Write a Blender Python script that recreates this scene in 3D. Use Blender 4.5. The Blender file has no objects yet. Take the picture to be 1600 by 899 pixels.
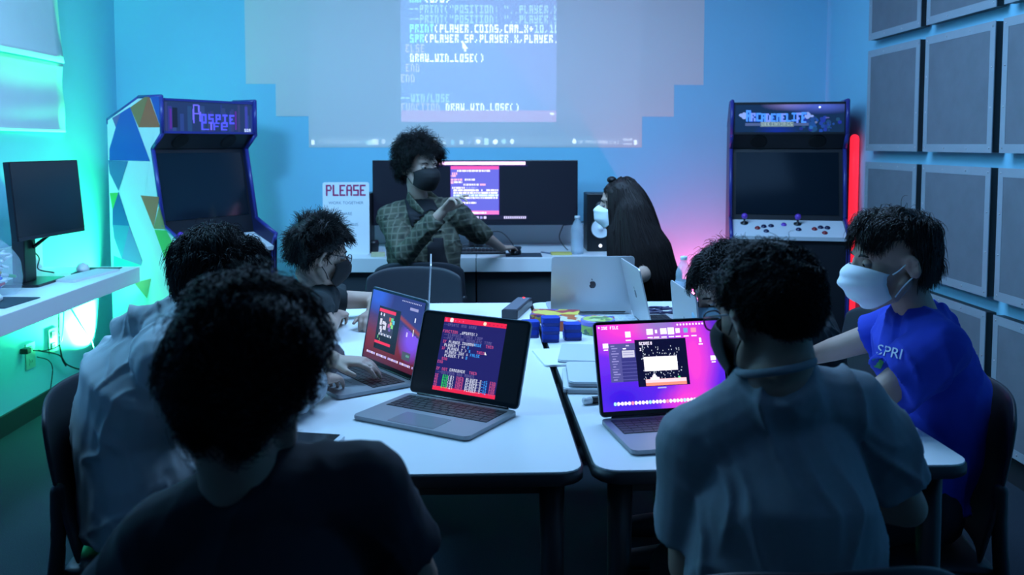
import bpy, bmesh, math, random
import numpy as np
from mathutils import Vector, Matrix, noise as mnoise

random.seed(7)
rng = np.random.default_rng(11)
SC = bpy.context.scene
COL = SC.collection
PI = math.pi

# ------------------------------------------------------------------ camera
CAM = np.array([0.0, 0.0, 1.37]); FPX = 1400.0; TANP = .065
_th = math.atan(TANP); _yaw = math.atan(40 / FPX)
FW = np.array([math.sin(_yaw) * math.cos(_th), math.cos(_yaw) * math.cos(_th), -math.sin(_th)])
RT = np.array([math.cos(_yaw), -math.sin(_yaw), 0.0]); UP = np.cross(RT, FW)
PPY = 225 + FPX * TANP
cd = bpy.data.cameras.new('camera'); cam = bpy.data.objects.new('camera', cd); COL.objects.link(cam)
cd.sensor_width = 36; cd.lens = FPX / 1600 * 36
cd.shift_y = -(449.5 - PPY) / 1600
cd.clip_start = .02
cd.dof.use_dof = True; cd.dof.focus_distance = 2.6; cd.dof.aperture_fstop = 4.5
cam.matrix_world = Matrix(((RT[0], UP[0], -FW[0], CAM[0]), (RT[1], UP[1], -FW[1], CAM[1]), (RT[2], UP[2], -FW[2], CAM[2]), (0, 0, 0, 1)))
SC.camera = cam

# ------------------------------------------------------------------ exposure, world, lamps of the room
SC.view_settings.view_transform = 'Standard'
SC.view_settings.look = 'None'
SC.view_settings.gamma = 1
SC.view_settings.use_curve_mapping = False
SC.view_settings.exposure = 0.0
SC.cycles.use_denoising = True
SC.cycles.max_bounces = 7
SC.cycles.diffuse_bounces = 4
SC.cycles.transparent_max_bounces = 12
SC.cycles.sample_clamp_indirect = 4
w = bpy.data.worlds.new('world'); SC.world = w; w.use_nodes = True
w.node_tree.nodes['Background'].inputs[0].default_value = (.10, .30, .8, 1)
w.node_tree.nodes['Background'].inputs[1].default_value = .02
AMB = (.31, .60, 1.0)

def light(name, typ, loc, energy, color, target=None, size=None, size_y=None, spot=None, blend=None, radius=None, parent=None):
    ld = bpy.data.lights.new(name, typ); ld.energy = energy; ld.color = color
    if typ == 'AREA':
        ld.shape = 'RECTANGLE'; ld.size = size; ld.size_y = size_y or size
    if typ == 'SPOT':
        ld.spot_size = spot; ld.spot_blend = blend or 0
    if radius is not None and typ != 'AREA': ld.shadow_soft_size = radius
    o = bpy.data.objects.new(name, ld); COL.objects.link(o); o.location = loc
    if target is not None:
        o.rotation_euler = (Vector(target) - Vector(loc)).to_track_quat('-Z', 'Y').to_euler()
    if parent: o.parent = parent
    return o

light('ceiling_light_centre', 'AREA', (.15, 3.3, 2.72), 95, AMB, (.15, 3.5, 0), 1.6, 1.0)
light('ceiling_light_side', 'AREA', (-1.75, 2.5, 2.68), 50, (.26, .62, 1.0), (-1.3, 4.4, .6), .45, .45)
light('ceiling_light_entrance', 'AREA', (.6, .9, 2.70), 2.6, (.22, .50, 1.0), (.4, 2.4, .5), 1.2, .8)

# ------------------------------------------------------------------ pixel of the photograph -> point in the room
def ray(px, py): return FW + RT * (px - 800) / FPX - UP * (py - PPY) / FPX
def oz(px, py, z): d = ray(px, py); return Vector(CAM + d * (z - CAM[2]) / d[2])
def oy(px, py, y): d = ray(px, py); return Vector(CAM + d * (y - CAM[1]) / d[1])
def ox(px, py, x): d = ray(px, py); return Vector(CAM + d * (x - CAM[0]) / d[0])

# ------------------------------------------------------------------ materials
MATS = {}
def mat(name, color, rough=.6, metal=0.0, emit=None, estr=1.0, noise=0.0, nscale=40, bump=0.0, bscale=200, spec=.5, alpha=None, trans=0.0, coat=0.0, sheen=0.0):
    if name in MATS: return MATS[name]
    m = bpy.data.materials.new(name); m.use_nodes = True; nt = m.node_tree; b = nt.nodes['Principled BSDF']
    b.inputs['Base Color'].default_value = (*color, 1); b.inputs['Roughness'].default_value = rough
    b.inputs['Metallic'].default_value = metal; b.inputs['Specular IOR Level'].default_value = spec
    b.inputs['Coat Weight'].default_value = coat; b.inputs['Sheen Weight'].default_value = sheen
    if emit: b.inputs['Emission Color'].default_value = (*emit, 1); b.inputs['Emission Strength'].default_value = estr
    if alpha is not None: b.inputs['Alpha'].default_value = alpha
    b.inputs['Transmission Weight'].default_value = trans
    tc = None
    if noise or bump:
        tc = nt.nodes.new('ShaderNodeTexCoord')
    if noise:
        n = nt.nodes.new('ShaderNodeTexNoise'); n.inputs['Scale'].default_value = nscale; n.inputs['Detail'].default_value = 4
        nt.links.new(tc.outputs['Object'], n.inputs['Vector'])
        mx = nt.nodes.new('ShaderNodeMix'); mx.data_type = 'RGBA'
        mx.inputs[6].default_value = (*[c * (1 - noise) for c in color], 1)
        mx.inputs[7].default_value = (*[min(1, c * (1 + noise)) for c in color], 1)
        nt.links.new(n.outputs['Fac'], mx.inputs[0]); nt.links.new(mx.outputs[2], b.inputs['Base Color'])
    if bump:
        n = nt.nodes.new('ShaderNodeTexNoise'); n.inputs['Scale'].default_value = bscale; n.inputs['Detail'].default_value = 3
        nt.links.new(tc.outputs['Object'], n.inputs['Vector'])
        bp = nt.nodes.new('ShaderNodeBump'); bp.inputs['Strength'].default_value = bump; bp.inputs['Distance'].default_value = .003
        nt.links.new(n.outputs['Fac'], bp.inputs['Height']); nt.links.new(bp.outputs[0], b.inputs['Normal'])
    MATS[name] = m
    return m

def attr_emit_mat(name, strength=1.0, rough=.25, base=.01):
    if name in MATS: return MATS[name]
    m = bpy.data.materials.new(name); m.use_nodes = True; nt = m.node_tree; b = nt.nodes['Principled BSDF']
    b.inputs['Base Color'].default_value = (base, base, base, 1); b.inputs['Roughness'].default_value = rough
    a = nt.nodes.new('ShaderNodeAttribute'); a.attribute_name = 'pixel'
    nt.links.new(a.outputs['Color'], b.inputs['Emission Color']); b.inputs['Emission Strength'].default_value = strength
    MATS[name] = m
    return m

def attr_base_mat(name, rough=.4, strength=0.0):
    if name in MATS: return MATS[name]
    m = bpy.data.materials.new(name); m.use_nodes = True; nt = m.node_tree; b = nt.nodes['Principled BSDF']
    b.inputs['Roughness'].default_value = rough
    a = nt.nodes.new('ShaderNodeAttribute'); a.attribute_name = 'pixel'
    nt.links.new(a.outputs['Color'], b.inputs['Base Color'])
    if strength:
        nt.links.new(a.outputs['Color'], b.inputs['Emission Color']); b.inputs['Emission Strength'].default_value = strength
    MATS[name] = m
    return m

def s2l(c):
    return tuple(((x / 255) / 12.92 if x / 255 <= .04045 else ((x / 255 + .055) / 1.055) ** 2.4) for x in c)

# ------------------------------------------------------------------ object helpers
def link(name, me, m=None, parent=None, smooth=False):
    o = bpy.data.objects.new(name, me); COL.objects.link(o)
    if m is not None:
        for q in (m if isinstance(m, (list, tuple)) else [m]): me.materials.append(q)
    if smooth:
        me.polygons.foreach_set('use_smooth', [True] * len(me.polygons))
    if parent is not None: o.parent = parent
    return o

def obj(name, bm, m=None, parent=None, smooth=False):
    me = bpy.data.meshes.new(name); bm.to_mesh(me); bm.free()
    return link(name, me, m, parent, smooth)

def tag(o, label=None, cat=None, group=None, kind=None):
    if label: o['label'] = label
    if cat: o['category'] = cat
    if group: o['group'] = group
    if kind: o['kind'] = kind
    return o

def thing(name, label, cat, loc=(0, 0, 0), rotz=0, group=None):
    o = bpy.data.objects.new(name, None); COL.objects.link(o); o.empty_display_size = .05
    o.location = loc; o.rotation_euler = (0, 0, rotz)
    return tag(o, label, cat, group)

def BM(): return bmesh.new()

def add_box(bm, a, b, mi=0, M=None, bevel=0, seg=2):
    a = Vector(a); b = Vector(b); lo = Vector([min(a[i], b[i]) for i in range(3)]); hi = Vector([max(a[i], b[i]) for i in range(3)])
    t = bmesh.new(); bmesh.ops.create_cube(t, size=1)
    for v in t.verts:
        v.co = Vector([(lo[i] + hi[i]) / 2 + v.co[i] * (hi[i] - lo[i]) for i in range(3)])
    if bevel: bmesh.ops.bevel(t, geom=t.edges[:], offset=bevel, segments=seg, affect='EDGES', profile=.5)
    _merge(bm, t, mi, M)

def _merge(bm, t, mi=0, M=None):
    if M is not None:
        for v in t.verts: v.co = M @ v.co
    vm = {}
    for v in t.verts: vm[v] = bm.verts.new(v.co)
    for f in t.faces:
        try:
            nf = bm.faces.new([vm[v] for v in f.verts]); nf.material_index = mi if mi is not None else f.material_index; nf.smooth = f.smooth
        except ValueError: pass
    t.free()

def add_plate(bm, w, d, h, r, z0=0, mi=0, M=None, bevel=0, seg=5, cx=0, cy=0):
    """rounded-corner slab, w x d, thickness h, corner radius r"""
    t = bmesh.new(); pts = []
    for sx, sy, a0 in ((1, 1, 0), (-1, 1, PI / 2), (-1, -1, PI), (1, -1, 3 * PI / 2)):
        for k in range(seg + 1):
            a = a0 + k / seg * PI / 2
            pts.append((cx + sx * (w / 2 - r) + r * math.cos(a), cy + sy * (d / 2 - r) + r * math.sin(a)))
    add_prism_t(t, pts, z0, z0 + h)
    if bevel:
        es = [e for e in t.edges if abs(e.verts[0].co.z - e.verts[1].co.z) < 1e-6 and len(e.link_faces) == 2]
        bmesh.ops.bevel(t, geom=es, offset=bevel, segments=2, affect='EDGES')
    _merge(bm, t, mi, M)

def add_prism_t(t, pts, z0, z1):
    lo = [t.verts.new((x, y, z0)) for x, y in pts]; hi = [t.verts.new((x, y, z1)) for x, y in pts]
    n = len(pts)
    t.faces.new(hi); t.faces.new(lo[::-1])
    for i in range(n): t.faces.new((lo[i], lo[(i + 1) % n], hi[(i + 1) % n], hi[i]))

def add_prism(bm, pts, z0, z1, mi=0, M=None):
    t = bmesh.new(); add_prism_t(t, pts, z0, z1); _merge(bm, t, mi, M)

def add_lathe(bm, prof, n=24, mi=0, M=None, smooth=True, cap=True):
    t = bmesh.new(); rings = []
    for r, z in prof:
        rings.append([t.verts.new((r * math.cos(2 * PI * k / n), r * math.sin(2 * PI * k / n), z)) for k in range(n)])
    for a, b in zip(rings, rings[1:]):
        for k in range(n):
            f = t.faces.new((a[k], a[(k + 1) % n], b[(k + 1) % n], b[k])); f.smooth = smooth
    if cap: t.faces.new(rings[0][::-1]); t.faces.new(rings[-1])
    _merge(bm, t, mi, M)

def add_loft(bm, pts, rads, up=(0, 0, 1), n=16, round0=True, round1=True, mi=0, ups=None, sq=1.0, M=None):
    """tube through pts with elliptical section (ru, rv); u is along ups/up made square to the path"""
    P = [Vector(p) for p in pts]; R = [(r, r) if isinstance(r, (int, float)) else tuple(r) for r in rads]
    T = []
    for i in range(len(P)):
        a = P[max(0, i - 1)]; b = P[min(len(P) - 1, i + 1)]; T.append((b - a).normalized())
    rings = []
    def frame(i):
        u = Vector(ups[i] if ups else up); t = T[i]
        u = u - t * u.dot(t)
        if u.length < 1e-4: u = t.orthogonal()
        u.normalize(); return u, t.cross(u)
    seq = []
    if round0:
        u, v = frame(0); r = min(R[0])
        for a in (80, 55, 28): seq.append((P[0] - T[0] * r * math.sin(math.radians(a)), R[0][0] * math.cos(math.radians(a)), R[0][1] * math.cos(math.radians(a)), u, v))
    for i in range(len(P)):
        u, v = frame(i); seq.append((P[i], R[i][0], R[i][1], u, v))
    if round1:
        u, v = frame(-1) if False else frame(len(P) - 1); r = min(R[-1])
        for a in (28, 55, 80): seq.append((P[-1] + T[-1] * r * math.sin(math.radians(a)), R[-1][0] * math.cos(math.radians(a)), R[-1][1] * math.cos(math.radians(a)), u, v))
    t_ = bmesh.new()
    for c, ru, rv, u, v in seq:
        ring = []
        for k in range(n):
            a = 2 * PI * k / n; ca, sa = math.cos(a), math.sin(a)
            if sq != 1: ca = math.copysign(abs(ca) ** sq, ca); sa = math.copysign(abs(sa) ** sq, sa)
            ring.append(t_.verts.new(c + u * (ru * ca) + v * (rv * sa)))
        rings.append(ring)
    for a, b in zip(rings, rings[1:]):
        for k in range(n):
            f = t_.faces.new((a[k], a[(k + 1) % n], b[(k + 1) % n], b[k])); f.smooth = True
    t_.faces.new(rings[0][::-1]); t_.faces.new(rings[-1])
    bmesh.ops.recalc_face_normals(t_, faces=t_.faces[:])
    _merge(bm, t_, mi, M)

def add_ell(bm, c, r, M=None, n=16, mi=0):
    t = bmesh.new(); bmesh.ops.create_uvsphere(t, u_segments=n, v_segments=max(6, n * 3 // 4), radius=1)
    r = (r, r, r) if isinstance(r, (int, float)) else r
    for v in t.verts: v.co = Vector((c[0] + v.co.x * r[0], c[1] + v.co.y * r[1], c[2] + v.co.z * r[2]))
    for f in t.faces: f.smooth = True
    _merge(bm, t, mi, M)

def add_tube(bm, pts, r, n=8, mi=0, M=None): add_loft(bm, pts, [r] * len(pts), n=n, mi=mi, M=M, round0=False, round1=False)

def bez(p, n=16):
    """smooth curve through points (Catmull-Rom)"""
    P = [Vector(q) for q in p]; P = [P[0] * 2 - P[1]] + P + [P[-1] * 2 - P[-2]]; out = []
    for i in range(1, len(P) - 2):
        for k in range(n):
            t = k / n; a, b, c, d = P[i - 1], P[i], P[i + 1], P[i + 2]
            out.append(.5 * ((2 * b) + (c - a) * t + (2 * a - 5 * b + 4 * c - d) * t * t + (3 * b - a - 3 * c + d) * t ** 3))
    out.append(P[-2]); return out

def text_mesh(name, s, size, m, parent=None, M=None, extrude=.0005, align='CENTER'):
    cu = bpy.data.curves.new(name, 'FONT'); cu.body = s; cu.size = size; cu.extrude = extrude; cu.align_x = align; cu.resolution_u = 3
    t = bpy.data.objects.new('tmp', cu); COL.objects.link(t)
    dg = bpy.context.evaluated_depsgraph_get(); me = bpy.data.meshes.new_from_object(t.evaluated_get(dg))
    bpy.data.objects.remove(t); bpy.data.curves.remove(cu)
    if M is not None: me.transform(M)
    me.materials.clear(); me.name = name
    return link(name, me, m, parent)

# ------------------------------------------------------------------ 3x5 pixel lettering
G = {}
for ch, rows in dict(A='7 5 7 5 5', B='7 5 6 5 7', C='7 4 4 4 7', D='6 5 5 5 7', E='7 4 6 4 7', F='7 4 6 4 4', G='7 4 4 5 7', H='5 5 7 5 5', I='7 2 2 2 7', J='7 2 2 2 6',
                     K='5 5 6 5 5', L='4 4 4 4 7', M='7 7 5 5 5', N='6 5 5 5 5', O='7 5 5 5 7', P='7 5 7 4 4', Q='3 5 5 6 3', R='7 5 6 5 5', S='7 4 7 1 7', T='7 2 2 2 2', U='5 5 5 5 7',
                     V='5 5 5 7 2', W='5 5 5 7 7', X='5 5 2 5 5', Y='5 5 7 1 7', Z='7 1 2 4 7').items(): G[ch] = [int(x) for x in rows.split()]
for ch, rows in {'0': '7 5 5 5 7', '1': '6 2 2 2 7', '2': '7 1 7 4 7', '3': '7 1 3 1 7', '4': '5 5 7 1 1', '5': '7 4 7 1 7', '6': '4 4 7 5 7', '7': '7 1 1 1 1', '8': '7 5 7 5 7', '9': '7 5 7 1 1',
                 '(': '2 4 4 4 2', ')': '2 1 1 1 2', '.': '0 0 0 0 2', ',': '0 0 0 2 4', ':': '0 2 0 2 0', '-': '0 0 7 0 0', '_': '0 0 0 0 7', '+': '0 2 7 2 0', '"': '5 5 0 0 0', '/': '1 2 2 2 4',
                 '=': '0 7 0 7 0', ' ': '0 0 0 0 0', '<': '1 2 4 2 1', '>': '4 2 1 2 4', '!': '2 2 2 0 2', '*': '5 2 7 2 5', '^': '2 5 0 0 0'}.items(): G[ch] = [int(x) for x in rows.split()]

class Grid:
    """a picture as a grid of colour cells; row 0 is the top"""
    def __init__(s, w, h, bg): s.w, s.h = w, h; s.a = np.zeros((h, w, 3)); s.a[:] = bg
    def rect(s, x0, y0, x1, y1, c): s.a[max(0, int(round(y0))):max(0, int(round(y1))), max(0, int(round(x0))):max(0, int(round(x1)))] = c
    def text(s, x, y, t, c, sx=1, sy=1, adv=4):
        x = int(round(x)); y = int(round(y))
        for ch in t:
            g = G.get(ch.upper(), G[' '])
            for r in range(5):
                for k in range(3):
                    if g[r] >> (2 - k) & 1: s.rect(x + k * sx, y + r * sy, x + (k + 1) * sx, y + (r + 1) * sy, c)
            x += adv * sx
        return x
    def disc(s, cx, cy, r, c, ry=None):
        ry = ry or r; yy, xx = np.mgrid[0:s.h, 0:s.w]
        s.a[((xx + .5 - cx) / r) ** 2 + ((yy + .5 - cy) / ry) ** 2 <= 1] = c

def grid_mesh(name, g, o, u, v, m, parent=None, skip=None):
    """cells merged into rectangles, laid on the plane o + u*x + v*y (o is the top left, v points down)"""
    a = np.round(g.a, 3); H, W = g.h, g.w; done = np.zeros((H, W), bool); verts = []; faces = []; cols = []
    o = Vector(o); u = Vector(u) / W; v = Vector(v) / H
    same = lambda p, q: p[0] == q[0] and p[1] == q[1] and p[2] == q[2]
    A = a.tolist()
    for y in range(H):
        x = 0
        while x < W:
            if done[y, x]: x += 1; continue
            c = A[y][x]; x1 = x + 1
            while x1 < W and not done[y, x1] and A[y][x1] == c: x1 += 1
            y1 = y + 1
            while y1 < H and all(A[y1][k] == c for k in range(x, x1)) and not done[y1, x:x1].any(): y1 += 1
            done[y:y1, x:x1] = True
            if not (skip is not None and tuple(c) == tuple(skip)):
                i = len(verts); verts += [o + u * x + v * y1, o + u * x1 + v * y1, o + u * x1 + v * y, o + u * x + v * y]
                faces.append((i, i + 1, i + 2, i + 3)); cols.append(c)
            x = x1
    me = bpy.data.meshes.new(name); me.from_pydata([tuple(q) for q in verts], [], faces)
    at = me.color_attributes.new('pixel', 'FLOAT_COLOR', 'CORNER')
    arr = np.ones((len(faces) * 4, 4), np.float32); arr[:, :3] = np.repeat(np.array(cols, np.float32), 4, axis=0)
    at.data.foreach_set('color', arr.ravel())
    return link(name, me, m, parent)

# ------------------------------------------------------------------ organic surfaces
def remesh(bm, voxel, smooth=6, fac=.5, name='skin'):
    me = bpy.data.meshes.new(name); bm.to_mesh(me); bm.free()
    o = bpy.data.objects.new('tmp', me); COL.objects.link(o)
    r = o.modifiers.new('r', 'REMESH'); r.mode = 'VOXEL'; r.voxel_size = voxel; r.use_smooth_shade = True
    if smooth:
        s = o.modifiers.new('s', 'SMOOTH'); s.iterations = smooth; s.factor = fac
    dg = bpy.context.evaluated_depsgraph_get(); out = bpy.data.meshes.new_from_object(o.evaluated_get(dg))
    bpy.data.objects.remove(o); bpy.data.meshes.remove(me); out.name = name
    out.polygons.foreach_set('use_smooth', [True] * len(out.polygons))
    return out

def verts_np(me):
    a = np.empty(len(me.vertices) * 3, np.float32); me.vertices.foreach_get('co', a); return a.reshape(-1, 3)
def norms_np(me):
    a = np.empty(len(me.vertices) * 3, np.float32); me.vertices.foreach_get('normal', a); return a.reshape(-1, 3)
def set_np(me, a): me.vertices.foreach_set('co', a.astype(np.float32).ravel()); me.update()

def sin_noise(P, seed, scale, n=9):
    """cheap smooth noise: a sum of plane waves, P is (N,3)"""
    r = np.random.default_rng(seed); out = np.zeros(len(P))
    for k in range(n):
        d = r.normal(size=3); d /= np.linalg.norm(d); f = scale * (0.6 + 1.1 * r.random())
        out += np.sin(P @ d * f + r.random() * 6.28)
    return out / math.sqrt(n)

def wrinkle(me, seed, amp, scale, stretch=None):
    P = verts_np(me); N = norms_np(me); Q = P if stretch is None else P * np.array(stretch)
    a = sin_noise(Q, seed, scale); r = np.random.default_rng(seed + 77); tot = np.zeros(len(P))
    W = Q + np.stack([sin_noise(Q, seed + 30 + i, scale * .45) for i in range(3)], 1) * .022
    for k in range(5):      # creases: thin ridges that fade in and out
        d = r.normal(size=3); d /= np.linalg.norm(d); ph = W @ d * scale * (.9 + .5 * r.random()) + r.random() * 6.28
        ridge = (1 - np.abs(np.sin(ph * .5))) ** 3; mod = np.clip(sin_noise(Q, seed + 50 + k, scale * .33, 5) * .8 + .05, 0, 1); tot = tot + ridge * mod
    set_np(me, P + N * ((a * .22 + np.clip(tot, 0, 1.3) * 1.5 - .3) * amp)[:, None])

# ================================================================== THE SETTING
XL, XR, YB, YF, ZC = -2.27, 2.13, 5.60, -.9, 2.80
m_wall = mat('wall_paint', (.24, .60, .80), .75, noise=.03, nscale=3, bump=.05, bscale=300)
m_art = mat('pale_step_paint', (.66, .66, .68), .7, noise=.02, nscale=4)
m_floor = mat('carpet', (.030, .045, .062), .95, noise=.45, nscale=260, bump=.6, bscale=400, spec=.1)
m_ceil = mat('ceiling_paint', (.25, .27, .30), .9)
m_base = mat('baseboard_vinyl', (.02, .025, .03), .5)
m_front = mat('wall_dark_paint', (.10, .14, .18), .9)

def struct(name, boxes, m, parent=None):
    b = BM()
    for a, c in boxes: add_box(b, a, c)
    o = obj(name, b, m, parent)
    if parent is None: o['kind'] = 'structure'
    return o
struct('floor', [((XL - .1, YF - .1, -.1), (XR + .1, YB + .1, 0))], m_floor)
struct('ceiling', [((XL - .1, YF - .1, ZC), (XR + .1, YB + .1, ZC + .1))], m_ceil)
struct('wall_left', [((XL - .1, YF - .1, 0), (XL, YB + .1, ZC))], m_wall)
struct('wall_right', [((XR, YF - .1, 0), (XR + .1, YB + .1, ZC))], m_wall)
struct('wall_front', [((XL, YF - .1, 0), (XR, YF, ZC))], m_front)
wb = struct('wall_back', [((XL, YB, 0), (XR, YB + .1, ZC))], m_wall)
struct('baseboard_left', [((XL, YF, 0), (XL + .012, YB, .10))], m_base)
struct('baseboard_back', [((XL + .012, YB - .012, 0), (XR - .012, YB, .10))], m_base)
struct('baseboard_right', [((XR - .012, YF, 0), (XR, YB, .10))], m_base)
# stepped pale shape painted on the back wall
def bw(px, py, off=0.0): return oy(px, py, YB - off)
b = BM(); zz = [bw(800, 132).z, bw(800, 182).z, bw(742, 230.5).z]
xx = [(bw(383, 60).x, bw(1100, 60).x), (bw(431, 155).x, bw(1053, 155).x), (bw(482.5, 205).x, bw(1003, 205).x)]
add_box(b, (xx[0][0], YB - .002, zz[0]), (xx[0][1], YB - .0002, ZC - .02))
add_box(b, (xx[1][0], YB - .002, zz[1]), (xx[1][1], YB - .0002, zz[0]))
add_box(b, (xx[2][0], YB - .002, zz[2]), (xx[2][1], YB - .0002, zz[1]))
obj('painted_stepped_shape', b, m_art, wb)

# ================================================================== acoustic panels on the right wall
m_pframe = mat('panel_frame_metal', (.33, .40, .46), .5, .15, noise=.06, nscale=20)
m_pcore = mat('panel_grille', (.165, .19, .225), .7, .05, noise=.16, nscale=12, bump=.3, bscale=900)
m_screw = mat('screw_steel', (.6, .6, .62), .3, .9)
XF = 2.07
rows = [(.135, .672), (.735, 1.270), (1.333, 1.872), (1.927, 2.465)]
cols = [(4.262, 4.842), (3.625, 4.203), (2.99, 3.565), (2.355, 2.93), (1.72, 2.295)]
rn = ['bottom row', 'second row up', 'third row up', 'top row']
cn = ['nearest the arcade cabinet', 'second from the cabinet', 'third from the cabinet', 'fourth along from the arcade cabinet', 'fifth along from the arcade cabinet']
def make_panel():
    r = thing('acoustic_panel', '', 'wall panel', (0, 0, 0)); W, H = .58, .538; t = .047
    b = BM(); f = .036
    q_ = -t + .004; add_box(b, (-t, -W / 2, 0), (q_, W / 2, f)); add_box(b, (-t, -W / 2, H - f), (q_, W / 2, H))
    add_box(b, (-t, -W / 2, f), (q_, -W / 2 + f, H - f)); add_box(b, (-t, W / 2 - f, f), (q_, W / 2, H - f))
    obj('frame', b, m_pframe, r)
    b = BM(); add_box(b, (-t + .0045, -W / 2 + .002, .002), (0, W / 2 - .002, H - .002)); obj('backing_box', b, m_base, r)
    b = BM(); add_box(b, (-t + .0015, -W / 2 + f, f), (-t + .004, W / 2 - f, H - f)); obj('grille', b, m_pcore, r)
    for k in range(4):
        for (y, z) in ((-W / 2 + f / 2, .02 + k * (H - .04) / 3), (W / 2 - f / 2, .02 + k * (H - .04) / 3)):
            b = BM(); add_ell(b, (-t, y, z), (.0025, .0042, .0042), n=8); obj('screw', b, m_screw, r)
    for k in (1, 2):
        for z in (f / 2, H - f / 2):
            b = BM(); add_ell(b, (-t, -W / 2 + k * W / 3, z), (.0025, .0042, .0042), n=8); obj('screw', b, m_screw, r)
    return r
def dup(root, loc=None, rotz=None, label=None, group=None, cat=None):
    r = root.copy(); COL.objects.link(r)
    if loc is not None: r.location = loc
    if rotz is not None: r.rotation_euler = (0, 0, rotz)
    tag(r, label, cat, group)
    for ch in list(root.children):
        c = ch.copy(); COL.objects.link(c); c.parent = r
        for g in list(ch.children):
            d = g.copy(); COL.objects.link(d); d.parent = c
    return r
p0 = None
for ci, (y0, y1) in enumerate(cols):
    for ri, (z0, z1) in enumerate(rows):
        if (ci >= 3) and (ri == 3 or ri == 2 and ci > 2): continue
        if ci >= 4 : continue
        if ri == 0 and ci == 0: pass
        lab = f'grey acoustic panel in the {rn[ri]}, {cn[ci]}'
        loc = (XR - .013, (y0 + y1) / 2, z0)
        if p0 is None: p0 = make_panel(); p0.location = loc; tag(p0, lab, None, 'acoustic panels on the right wall')
        else: dup(p0, loc, 0, lab, 'acoustic panels on the right wall')

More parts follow.
